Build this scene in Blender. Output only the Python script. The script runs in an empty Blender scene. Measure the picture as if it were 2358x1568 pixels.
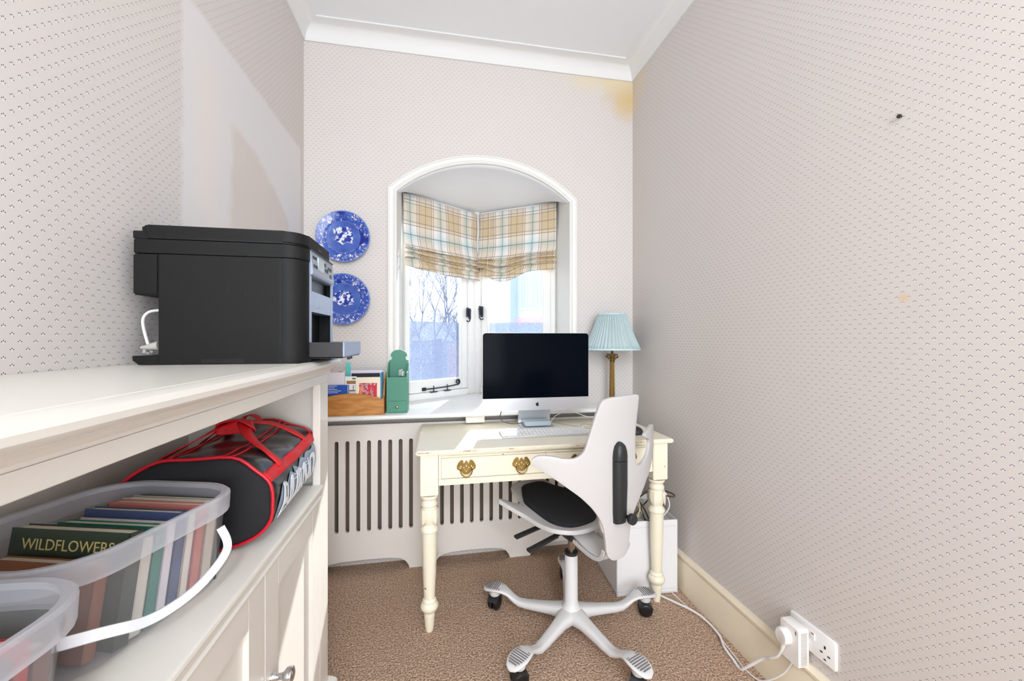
import bpy, bmesh, math, random
from mathutils import Vector, Matrix
from mathutils.geometry import delaunay_2d_cdt
S = bpy.context.scene
C = S.collection
PI = math.pi
rnd = random.Random(7)

# ---------------------------------------------------------------- camera
cam = bpy.data.cameras.new('camera')
cam.lens = 14.0
cam.sensor_width = 36.0
cam.shift_y = -0.0017
cam.clip_start = 0.01
camo = bpy.data.objects.new('camera', cam)
C.objects.link(camo)
camo.location = (0, 0, 1.223)
camo.rotation_euler = (PI / 2, 0, -math.atan(170 / 917))
S.camera = camo

# ---------------------------------------------------------------- sky, sun, lights, exposure
S.view_settings.view_transform = 'Standard'
S.view_settings.look = 'None'
S.view_settings.gamma = 1.0
S.view_settings.use_curve_mapping = False
S.view_settings.exposure = 0.68
world = bpy.data.worlds.new('world')
S.world = world
world.use_nodes = True
wn = world.node_tree
wn.nodes.clear()
wo = wn.nodes.new('ShaderNodeOutputWorld')
wb = wn.nodes.new('ShaderNodeBackground')
wg = wn.nodes.new('ShaderNodeTexCoord')
ws = wn.nodes.new('ShaderNodeSeparateXYZ')
wr = wn.nodes.new('ShaderNodeValToRGB')
wr.color_ramp.elements[0].position = 0.0
wr.color_ramp.elements[0].color = (0.88, 0.94, 1.0, 1)
wr.color_ramp.elements[1].position = 0.35
wr.color_ramp.elements[1].color = (0.97, 0.99, 1.0, 1)
wn.links.new(wg.outputs['Generated'], ws.inputs[0])
wn.links.new(ws.outputs[2], wr.inputs[0])
wn.links.new(wr.outputs[0], wb.inputs[0])
wb.inputs[1].default_value = 1.5
wn.links.new(wb.outputs[0], wo.inputs[0])

sun = bpy.data.lights.new('sun', 'SUN')
sun.energy = 9.0
sun.angle = 0.012
sun.color = (1.0, 0.985, 0.965)
suno = bpy.data.objects.new('sun', sun)
C.objects.link(suno)
suno.rotation_euler = Vector((-.25, -1, -.66)).to_track_quat('-Z', 'Y').to_euler()

def area(name, loc, direction, sx, sy, power, col=(1, 1, 1)):
    l = bpy.data.lights.new(name, 'AREA')
    l.shape = 'RECTANGLE'
    l.size, l.size_y = sx, sy
    l.energy = power
    l.color = col
    o = bpy.data.objects.new(name, l)
    C.objects.link(o)
    o.location = loc
    o.rotation_euler = Vector(direction).to_track_quat('-Z', 'Y').to_euler()
    return o
# added soft fill light behind the camera, not a known source of the room
area('rear_fill', (0.24, -2.35, 1.45), (0, 1, -0.03), 1.5, 1.8, 44, (0.85, 0.935, 1.0))
# added point fill to lift the ceiling and walls, no lamp hangs here
bulb = bpy.data.lights.new('fill_point', 'POINT')
bulb.energy = 42
bulb.shadow_soft_size = 0.12
bulb.color = (0.87, 0.945, 1.0)
fill_pto = bpy.data.objects.new('fill_point', bulb)
C.objects.link(fill_pto)
fill_pto.location = (0.24, -1.5, 2.45)

# ---------------------------------------------------------------- room measures
LX, RX, BY, FY = -0.70, 1.177, 2.275, -2.4
CZ = 2.885
COVE = 0.085

# ---------------------------------------------------------------- materials
def lin(c):
    return tuple(((v / 255) / 12.92 if v / 255 <= .04045 else ((v / 255 + .055) / 1.055) ** 2.4) for v in c)

class NT:
    def __init__(s, m):
        m.use_nodes = True
        s.t = m.node_tree
        s.b = s.t.nodes['Principled BSDF']
        s.out = s.t.nodes['Material Output']
    def n(s, k, **kw):
        x = s.t.nodes.new(k)
        for a, v in kw.items():
            setattr(x, a, v)
        return x
    def put(s, sock, v):
        if isinstance(v, bpy.types.NodeSocket):
            s.t.links.new(v, sock)
        elif isinstance(v, (tuple, list)) and sock.type == 'RGBA':
            sock.default_value = tuple(v)[:3] + (1,)
        else:
            sock.default_value = v
    def m(s, op, a, b=0.0, c=0.0):
        x = s.n('ShaderNodeMath', operation=op)
        s.put(x.inputs[0], a); s.put(x.inputs[1], b); s.put(x.inputs[2], c)
        return x.outputs[0]
    def mix(s, f, a, b, blend='MIX'):
        x = s.n('ShaderNodeMix', data_type='RGBA', blend_type=blend)
        s.put(x.inputs[0], f); s.put(x.inputs[6], a); s.put(x.inputs[7], b)
        return x.outputs[2]
    def obj(s):
        return s.n('ShaderNodeTexCoord').outputs['Object']
    def sep(s, v):
        x = s.n('ShaderNodeSeparateXYZ'); s.put(x.inputs[0], v)
        return x.outputs
    def noise(s, scale, detail=3, vec=None, rough=.5):
        x = s.n('ShaderNodeTexNoise')
        x.inputs['Scale'].default_value = scale
        x.inputs['Detail'].default_value = detail
        x.inputs['Roughness'].default_value = rough
        s.put(x.inputs['Vector'], vec if vec is not None else s.obj())
        return x.outputs['Fac']
    def ramp(s, f, stops, interp='LINEAR'):
        x = s.n('ShaderNodeValToRGB')
        r = x.color_ramp
        r.interpolation = interp
        while len(r.elements) < len(stops):
            r.elements.new(0.5)
        for e, (p, c) in zip(r.elements, stops):
            e.position = p
            e.color = tuple(c)[:3] + (1,)
        s.put(x.inputs[0], f)
        return x.outputs[0]
    def bump(s, h, strength=.3, dist=.001):
        x = s.n('ShaderNodeBump')
        x.inputs['Strength'].default_value = strength
        x.inputs['Distance'].default_value = dist
        s.put(x.inputs['Height'], h)
        s.t.links.new(x.outputs[0], s.b.inputs['Normal'])
    def box(s, u, v, u0, u1, v0, v1, soft=.01):
        def edge(w, e, sgn):
            a = s.m('SUBTRACT', w, e) if sgn > 0 else s.m('SUBTRACT', e, w)
            x = s.n('ShaderNodeMapRange')
            x.inputs['From Min'].default_value = -soft
            x.inputs['From Max'].default_value = soft
            s.put(x.inputs[0], a)
            return x.outputs[0]
        return s.m('MULTIPLY', s.m('MULTIPLY', edge(u, u0, 1), edge(u, u1, -1)), s.m('MULTIPLY', edge(v, v0, 1), edge(v, v1, -1)))

MATS = {}
def mat(name, col, rough=.5, metal=0.0, var=.04, scale=12, bump=0.0, bscale=60, coat=0.0, spec=.5):
    if name in MATS:
        return MATS[name]
    m = bpy.data.materials.new(name)
    t = NT(m)
    c = lin(col)
    if var:
        f = t.noise(scale)
        t.put(t.b.inputs['Base Color'], t.mix(f, tuple(max(0, v * (1 - var)) for v in c), tuple(min(1, v * (1 + var)) for v in c)))
    else:
        t.b.inputs['Base Color'].default_value = c + (1,)
    t.b.inputs['Roughness'].default_value = rough
    t.b.inputs['Metallic'].default_value = metal
    t.b.inputs['Coat Weight'].default_value = coat
    t.b.inputs['Specular IOR Level'].default_value = spec
    if bump:
        t.bump(t.noise(bscale, 4), bump, .001)
    MATS[name] = m
    return m

def wallpaper(name, axis, phase, extra=None):
    m = bpy.data.materials.new(name)
    t = NT(m)
    o = t.sep(t.obj())
    u = o[0] if axis == 'x' else o[1]
    v = o[2]
    P = .02655
    base = t.mix(t.noise(1.7, 2), lin((215, 209, 203)), lin((215, 207, 204)))
    def lattice(du, dv):
        a = t.m('MULTIPLY', t.m('SUBTRACT', t.m('FRACT', t.m('DIVIDE', t.m('ADD', u, 10 * P - phase[0] + P / 2 + du), P)), .5), P)
        b = t.m('MULTIPLY', t.m('SUBTRACT', t.m('FRACT', t.m('DIVIDE', t.m('ADD', v, 10 * P - phase[1] + P / 2 + dv), P)), .5), P)
        return a, b
    def dot(a, b, cu, cv, r, sq=1.0):
        x = t.m('MULTIPLY', t.m('SUBTRACT', a, cu), sq)
        y = t.m('SUBTRACT', b, cv)
        d = t.m('SQRT', t.m('ADD', t.m('MULTIPLY', x, x), t.m('MULTIPLY', y, y)))
        return t.m('SUBTRACT', 1.0, t.m('SMOOTH_MIN', t.m('DIVIDE', d, r), 99.0, 0.0))
    blue = None
    white = None
    for du, dv in ((0, 0), (P / 2, P / 2)):
        a, b = lattice(du, dv)
        for cu, cv, r, sq in ((0, .0014, .00098, 1.1), (-.0027, -.0006, .00088, .82), (.0027, -.0006, .00088, .82)):
            d = dot(a, b, cu, cv, r, sq)
            blue = d if blue is None else t.m('MAXIMUM', blue, d)
        d = dot(a, b, 0, -.0024, .0013, .75)
        white = d if white is None else t.m('MAXIMUM', white, d)
    bm_ = t.m('GREATER_THAN', blue, 0.0)
    wm_ = t.m('GREATER_THAN', white, 0.0)
    col = t.mix(t.m('MULTIPLY', wm_, .45), base, lin((246, 246, 250)))
    col = t.mix(bm_, col, lin((50, 58, 76)))
    if extra:
        col = extra(t, o, col)
    t.put(t.b.inputs['Base Color'], col)
    t.b.inputs['Roughness'].default_value = .75
    t.b.inputs['Specular IOR Level'].default_value = .25
    t.bump(t.noise(55, 4), .12, .001)
    return m

def stain(t, o, col, axis, u0, v0, ru, rv, c, k=1.0, nscale=9):
    u = o[0] if axis == 'x' else o[1]
    x = t.m('DIVIDE', t.m('SUBTRACT', u, u0), ru)
    y = t.m('DIVIDE', t.m('SUBTRACT', o[2], v0), rv)
    d = t.m('SQRT', t.m('ADD', t.m('MULTIPLY', x, x), t.m('MULTIPLY', y, y)))
    f = t.m('SUBTRACT', 1.0, t.m('ADD', d, t.m('MULTIPLY', t.m('SUBTRACT', t.noise(nscale, 5), .5), 1.5)))
    mr = t.n('ShaderNodeMapRange')
    mr.inputs['From Min'].default_value = 0
    mr.inputs['From Max'].default_value = 1.0
    t.put(mr.inputs[0], f)
    return t.mix(t.m('MULTIPLY', mr.outputs[0], k), col, lin(c))

def patch(t, o, col):
    n = t.m('MULTIPLY', t.m('SUBTRACT', t.noise(14, 4), .5), .05)
    u = t.m('ADD', o[1], n)
    v = t.m('ADD', o[2], t.m('MULTIPLY', n, .5))
    pl = t.mix(t.noise(3, 4), lin((222, 220, 221)), lin((228, 223, 219)))
    f = t.box(u, v, 1.255, 2.225, .2, 2.20, .012)
    col = t.mix(f, col, pl)
    # bare pinkish plaster inside the patch
    n2 = t.m('MULTIPLY', t.m('SUBTRACT', t.noise(5, 3), .5), .16)
    u2 = t.m('ADD', o[1], n2)
    slope = t.m('SUBTRACT', 1.965, t.m('MULTIPLY', t.m('POWER', t.m('MAXIMUM', t.m('SUBTRACT', o[1], 1.55), 0.0), 2.0), .75))
    vv = t.m('SUBTRACT', t.m('ADD', o[2], n2), slope)
    f2 = t.box(u2, vv, 1.53, 2.03, -1.5, 0.0, .02)
    bare = t.mix(t.noise(6, 5), lin((211, 201, 194)), lin((220, 212, 207)))
    col = t.mix(f2, col, bare)
    f3 = t.box(u, vv, 1.33, 1.42, -.4, .1, .05)
    return t.mix(t.m('MULTIPLY', f3, .35), col, lin((240, 222, 208)))

M_wl = wallpaper('wallpaper_left', 'y', (.793, 1.325), patch)
def rx(t, o, col):
    col = stain(t, o, col, 'y', 2.275, 2.74, .20, .16, (226, 208, 172), .8)
    return stain(t, o, col, 'y', .823, 1.329, .016, .014, (222, 196, 160), 1.0, 60)
M_wr = wallpaper('wallpaper_right', 'y', (.693, 1.689), rx)
def bx(t, o, col):
    col = stain(t, o, col, 'x', 1.15, 2.72, .20, .20, (212, 184, 130), .95)
    return stain(t, o, col, 'x', 1.05, 2.79, .4, .10, (226, 208, 172), .7)
M_wb = wallpaper('wallpaper_back', 'x', (-.68, 2.766), bx)

M_ceil = mat('ceiling_paint', (243, 244, 247), .8, var=.01, bump=.05, bscale=30)
M_cove = mat('coving_paint', (232, 231, 230), .7, var=.01)
M_reveal = mat('window_paint', (234, 232, 227), .55, var=.015, scale=4)
M_frame = mat('window_frame_paint', (236, 235, 232), .35, var=.015, scale=5)
M_cream = mat('cupboard_paint', (224, 219, 211), .33, var=.02, scale=3, coat=.1)
M_rad = mat('radiator_cover_paint', (232, 225, 218), .55, var=.02, scale=4)
M_skirt = mat('skirting_paint', (236, 222, 198), .5, var=.05, scale=6)
M_plastic = mat('white_plastic', (238, 234, 230), .38, var=.01)
M_socket = mat('socket_plastic', (240, 238, 236), .3, var=.01)
M_chairw = mat('chair_white_shell', (197, 193, 192), .42, var=.01)
M_chairbase = mat('chair_white_metal', (220, 218, 218), .3, var=.01)
M_blackp = mat('black_plastic', (34, 36, 38), .42, var=.05, bump=.1, bscale=300)
M_blackf = mat('black_fabric', (24, 24, 28), .85, var=.2, scale=200, bump=.4, bscale=500)
M_chrome = mat('chrome', (205, 205, 208), .12, 1.0, var=.02)
M_steel = mat('piston_steel', (170, 160, 150), .25, 1.0, var=.05)
M_brass = mat('brass', (164, 140, 80), .28, 1.0, var=.35, scale=90)
M_brassold = mat('old_brass', (132, 106, 60), .38, 1.0, var=.3, scale=40)
M_iron = mat('wrought_iron', (58, 60, 72), .45, .5, var=.15, scale=80)
M_alu = mat('aluminium', (206, 206, 210), .32, .6, var=.01)
M_alublue = mat('drive_aluminium', (196, 210, 218), .35, .3, var=.02)
M_screen = mat('dark_screen_glass', (6, 10, 18), .12, var=.2, scale=2, spec=.03)
M_prn = mat('printer_black', (15, 15, 15), .62, spec=.3, var=.04, scale=40, bump=.12, bscale=400)
M_prnf = mat('printer_front_reflection', (150, 162, 182), .28, .1, var=.05, scale=8)  # pale blue reflection of the window put into the base colour
M_prnd = mat('printer_dark', (8, 8, 10), .35, var=.1)
M_tray = mat('smoked_tray', (38, 38, 42), .2, var=.15, scale=10)
M_green = mat('green_paint', (74, 138, 116), .5, var=.07, scale=10)
M_greenin = mat('green_paint_inside', (48, 100, 84), .6, var=.07, scale=10)
M_cable = mat('white_cable', (232, 228, 226), .4, var=.01)
M_greycable = mat('grey_plug', (186, 180, 174), .5, var=.02)
M_browncable = mat('brown_cable', (86, 64, 44), .45, var=.1)
M_box = mat('white_box_fabric', (232, 230, 230), .8, var=.02, bump=.3, bscale=400)
M_paper = mat('paper_pages', (232, 224, 206), .8, var=.05, scale=60)
M_red = mat('red_webbing', (214, 24, 34), .55, var=.12, scale=30, bump=.2, bscale=300)
M_redpipe = mat('red_piping', (196, 18, 40), .4, var=.05)
M_vinyl = mat('black_vinyl', (26, 27, 31), .28, var=.1, scale=6, bump=1.0, bscale=9)
M_print = mat('pale_print', (150, 164, 184), .4, var=.12, scale=20)
M_print2 = mat('white_print', (232, 238, 246), .4, var=.04)
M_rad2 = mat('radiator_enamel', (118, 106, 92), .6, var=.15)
M_black = mat('logo_black', (18, 18, 20), .3, var=0)

def glass_mat(name, tint, clear, rough=.0, diffuse=0.0, dcol=(1, 1, 1), nvar=0.0, sheen=.06, translucent=False):
    m = bpy.data.materials.new(name)
    m.use_nodes = True
    t = m.node_tree
    t.nodes.clear()
    out = t.nodes.new('ShaderNodeOutputMaterial')
    tr = t.nodes.new('ShaderNodeBsdfTransparent')
    tr.inputs[0].default_value = tint + (1,)
    gl = t.nodes.new('ShaderNodeBsdfGlossy')
    gl.inputs['Roughness'].default_value = rough
    a = t.nodes.new('ShaderNodeMixShader')
    lw = t.nodes.new('ShaderNodeFresnel')
    lw.inputs[0].default_value = 1.3
    ge = t.nodes.new('ShaderNodeNewGeometry')
    inv = t.nodes.new('ShaderNodeMath')
    inv.operation = 'SUBTRACT'
    inv.inputs[0].default_value = 1.0
    t.links.new(ge.outputs['Backfacing'], inv.inputs[1])
    fm_ = t.nodes.new('ShaderNodeMath')
    fm_.operation = 'MULTIPLY'
    t.links.new(lw.outputs[0], fm_.inputs[0])
    t.links.new(inv.outputs[0], fm_.inputs[1])
    t.links.new(fm_.outputs[0], a.inputs[0])
    t.links.new(tr.outputs[0], a.inputs[1])
    t.links.new(gl.outputs[0], a.inputs[2])
    last = a.outputs[0]
    if diffuse:
        df = t.nodes.new('ShaderNodeBsdfDiffuse')
        df.inputs[0].default_value = dcol + (1,)
        tl = t.nodes.new('ShaderNodeBsdfTranslucent')
        tl.inputs[0].default_value = dcol + (1,)
        mm = t.nodes.new('ShaderNodeMixShader')
        mm.inputs[0].default_value = .7 if translucent else .35
        t.links.new(df.outputs[0], mm.inputs[1]); t.links.new(tl.outputs[0], mm.inputs[2])
        b = t.nodes.new('ShaderNodeMixShader')
        if nvar:
            tc = t.nodes.new('ShaderNodeTexCoord')
            nz = t.nodes.new('ShaderNodeTexNoise')
            nz.inputs['Scale'].default_value = 140
            nz.inputs['Detail'].default_value = 2
            t.links.new(tc.outputs['Object'], nz.inputs[0])
            mr = t.nodes.new('ShaderNodeMapRange')
            mr.inputs[1].default_value = .3; mr.inputs[2].default_value = .7
            mr.inputs[3].default_value = diffuse - nvar; mr.inputs[4].default_value = diffuse + nvar
            t.links.new(nz.outputs[0], mr.inputs[0])
            t.links.new(mr.outputs[0], b.inputs[0])
        else:
            b.inputs[0].default_value = diffuse
        t.links.new(last, b.inputs[1]); t.links.new(mm.outputs[0], b.inputs[2])
        last = b.outputs[0]
    t.links.new(last, out.inputs[0])
    return m
M_glass = glass_mat('window_glass', (.97, .985, 1.0), 1)
M_film = glass_mat('privacy_film', (.95, .97, 1.0), 1, diffuse=.66, dcol=lin((140, 149, 168)), nvar=.12, translucent=True)
M_tub = glass_mat('cloudy_plastic', (.985, .985, .99), 1, rough=.15, diffuse=.10, dcol=lin((236, 236, 242)))
M_tubrim = glass_mat('cloudy_plastic_rim', (.98, .98, .99), 1, rough=.15, diffuse=.5, dcol=lin((232, 234, 242)))

def carpet_mat():
    m = bpy.data.materials.new('carpet_loop_pile')
    t = NT(m)
    o = t.obj()
    a = t.noise(150, 3, o, .75)
    b = t.noise(2.2, 3, o)
    c1 = t.ramp(a, [(.32, lin((84, 60, 44))), (.46, lin((168, 138, 116))), (.58, lin((214, 186, 164))), (.72, lin((250, 230, 210)))])
    t.put(t.b.inputs['Base Color'], t.mix(t.m('MULTIPLY', b, .35), c1, lin((160, 130, 108))))
    t.b.inputs['Roughness'].default_value = .95
    t.b.inputs['Specular IOR Level'].default_value = .1
    v = t.n('ShaderNodeTexVoronoi')
    v.inputs['Scale'].default_value = 130
    t.put(v.inputs['Vector'], o)
    t.bump(v.outputs['Distance'], .9, .004)
    return m
M_carpet = carpet_mat()

def wood_mat(name, c1, c2, axis=0):
    m = bpy.data.materials.new(name)
    t = NT(m)
    mp = t.n('ShaderNodeMapping')
    sc = [14, 14, 14]; sc[axis] = 2.2
    mp.inputs['Scale'].default_value = sc
    t.put(mp.inputs[0], t.obj())
    n1 = t.noise(1.0, 4, mp.outputs[0], .6)
    w = t.m('FRACT', t.m('MULTIPLY', n1, 7.0))
    t.put(t.b.inputs['Base Color'], t.ramp(w, [(0, lin(c1)), (.55, lin(c2)), (1, lin(c1))]))
    t.b.inputs['Roughness'].default_value = .4
    return m
M_pine = wood_mat('waxed_pine', (176, 112, 48), (200, 140, 70))
M_fencew = wood_mat('hazy_fence', (150, 168, 200), (176, 190, 216), 2)  # blue outdoor haze put into the wood colour

def desk_mat():
    m = bpy.data.materials.new('worn_cream_paint')
    t = NT(m)
    o = t.obj()
    s = t.sep(o)
    base = t.mix(t.noise(5, 3), lin((240, 230, 204)), lin((244, 238, 220)))
    # worn front edge of the top, where bare reddish wood shows
    band = t.box(s[1], s[2], -.012, .010, .7555, .7595, .0012)
    along = t.box(s[0], s[1], -.02, 1.05, -1, 1, .05)
    n = t.ramp(t.noise(60, 5, o, .7), [(.47, (0, 0, 0)), (.53, (1, 1, 1))])
    n2 = t.ramp(t.noise(6, 2, o), [(.40, (0, 0, 0)), (.5, (1, 1, 1))])
    f = t.m('MULTIPLY', t.m('MULTIPLY', band, n), t.m('MULTIPLY', along, n2))
    col = t.mix(f, base, t.mix(t.noise(25), lin((206, 150, 120)), lin((150, 84, 48))))
    chips = t.ramp(t.noise(38, 1, o), [(.815, (0, 0, 0)), (.825, (1, 1, 1))])
    col = t.mix(chips, col, lin((120, 92, 64)))
    t.put(t.b.inputs['Base Color'], col)
    t.b.inputs['Roughness'].default_value = .36
    t.bump(t.noise(30, 3), .08, .001)
    return m
M_desk = desk_mat()

def tartan_mat():
    m = bpy.data.materials.new('tartan_cotton')
    t = NT(m)
    s = t.sep(t.obj())
    def axis(v, P, ph):
        f = t.m('FRACT', t.m('ADD', t.m('DIVIDE', v, P), ph))
        base = t.ramp(f, [(0, lin((164, 196, 204))), (.10, lin((214, 222, 222))), (.20, lin((240, 226, 214))), (.29, lin((196, 176, 142))), (.30, lin((196, 168, 118))),
                          (.68, lin((196, 168, 118))), (.69, lin((212, 196, 168))), (.76, lin((240, 228, 218))), (.84, lin((240, 228, 218))), (.95, lin((168, 198, 204))), (1, lin((164, 196, 204)))])
        w, k = (1, 1, 1), .0
        L = [(0, lin((110, 124, 96))), (.014, w), (.205, w), (.206, lin((92, 66, 62))), (.225, w), (.262, lin((250, 244, 236))), (.285, lin((104, 78, 60))), (.30, w), (.475, w),
             (.478, lin((110, 110, 50))), (.50, w), (.675, w), (.677, lin((100, 76, 56))), (.695, w), (.74, w), (.742, lin((92, 66, 62))), (.76, w), (.985, w), (.987, lin((110, 124, 96)))]
        lines = t.ramp(f, L, 'CONSTANT')
        return base, lines
    b1, l1 = axis(s[0], .222, .93)
    b2, l2 = axis(s[2], .285, .48)
    col = t.mix(.5, b1, b2)
    col = t.mix(.72, col, l1, 'MULTIPLY')
    col = t.mix(.72, col, l2, 'MULTIPLY')
    col = t.mix(.16, col, (1, 1, 1))
    t.put(t.b.inputs['Base Color'], col)
    t.b.inputs['Roughness'].default_value = .9
    t.bump(t.noise(300, 2), .2, .001)
    return m
M_tartan = tartan_mat()

def plate_mat(name, seed):
    m = bpy.data.materials.new(name)
    t = NT(m)
    o = t.obj()
    s = t.sep(o)
    r = t.m('SQRT', t.m('ADD', t.m('MULTIPLY', s[0], s[0]), t.m('MULTIPLY', s[2], s[2])))
    mp = t.n('ShaderNodeMapping')
    mp.inputs['Location'].default_value = (seed, seed * 2, 0)
    t.put(mp.inputs[0], o)
    deep, mid, wht = lin((18, 42, 142)), lin((52, 90, 182)), lin((232, 234, 240))
    vo = t.n('ShaderNodeTexVoronoi')
    vo.inputs['Scale'].default_value = 60
    nzv = t.n('ShaderNodeTexNoise')
    nzv.inputs['Scale'].default_value = 55
    t.put(nzv.inputs['Vector'], mp.outputs[0])
    vm = t.n('ShaderNodeVectorMath', operation='SCALE')
    t.put(vm.inputs[0], nzv.outputs['Color'])
    vm.inputs['Scale'].default_value = .045
    va = t.n('ShaderNodeVectorMath', operation='ADD')
    t.put(va.inputs[0], mp.outputs[0])
    t.put(va.inputs[1], vm.outputs[0])
    t.put(vo.inputs['Vector'], va.outputs[0])
    flor = t.ramp(t.m('ADD', t.m('MULTIPLY', vo.outputs['Distance'], .9), t.m('MULTIPLY', t.noise(26, 3, mp.outputs[0]), .75)),
                  [(.40, wht), (.60, wht), (.64, deep), (.74, mid), (.78, wht), (.81, deep), (1.0, mid)])
    flor = t.mix(t.ramp(t.noise(11, 2, mp.outputs[0]), [(.38, (1, 1, 1)), (.46, (0, 0, 0))]), flor, deep)
    scene = t.ramp(t.noise(42, 5, mp.outputs[0], .7), [(.40, deep), (.49, lin((40, 74, 170))), (.52, wht), (.62, wht), (.66, deep)])
    er = t.m('SQRT', t.m('ADD', t.m('POWER', t.m('DIVIDE', s[0], .066), 2.0), t.m('POWER', t.m('DIVIDE', t.m('SUBTRACT', s[2], .006), .048), 2.0)))
    er = t.m('ADD', er, t.m('MULTIPLY', t.m('SUBTRACT', t.noise(30, 3, mp.outputs[0]), .5), 1.3))
    up = t.ramp(er, [(.72, (1, 1, 1)), (.86, (0, 0, 0))])
    sky = t.mix(t.noise(16, 3, mp.outputs[0]), lin((44, 80, 176)), lin((112, 148, 214)))
    centre = t.mix(up, t.mix(t.noise(14, 3, mp.outputs[0]), deep, sky), scene)
    f = t.ramp(t.m('DIVIDE', r, .136), [(0, (0, 0, 0)), (.615, (0, 0, 0)), (.62, (1, 1, 1)), (1, (1, 1, 1))])
    col = t.mix(f, centre, flor)
    ring = t.ramp(t.m('DIVIDE', r, .136), [(0, (0, 0, 0)), (.605, (0, 0, 0)), (.615, (1, 1, 1)), (.635, (1, 1, 1)), (.64, (0, 0, 0)), (.96, (0, 0, 0)), (.965, (1, 1, 1))])
    col = t.mix(t.m('MULTIPLY', ring, .7), col, lin((110, 146, 214)))
    t.put(t.b.inputs['Base Color'], col)
    t.b.inputs['Roughness'].default_value = .15
    return m

def linen_shade():
    return mat('pale_blue_silk', (176, 194, 196), .8, var=.05, scale=30, bump=.2, bscale=200)
M_shade = linen_shade()

# ---------------------------------------------------------------- builders
ROOTM = {}
def tag(o, label=None, cat=None, group=None, kind=None):
    if label: o['label'] = label
    if cat: o['category'] = cat
    if group: o['group'] = group
    if kind: o['kind'] = kind
    return o

def thing(name, label, cat, loc=(0, 0, 0), rz=0.0, group=None, kind=None):
    o = bpy.data.objects.new(name, None)
    o.empty_display_size = .05
    C.objects.link(o)
    o.location = loc
    o.rotation_euler = (0, 0, rz)
    ROOTM[o.name] = Matrix.Translation(loc) @ Matrix.Rotation(rz, 4, 'Z')
    return tag(o, label, cat, group, kind)

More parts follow.
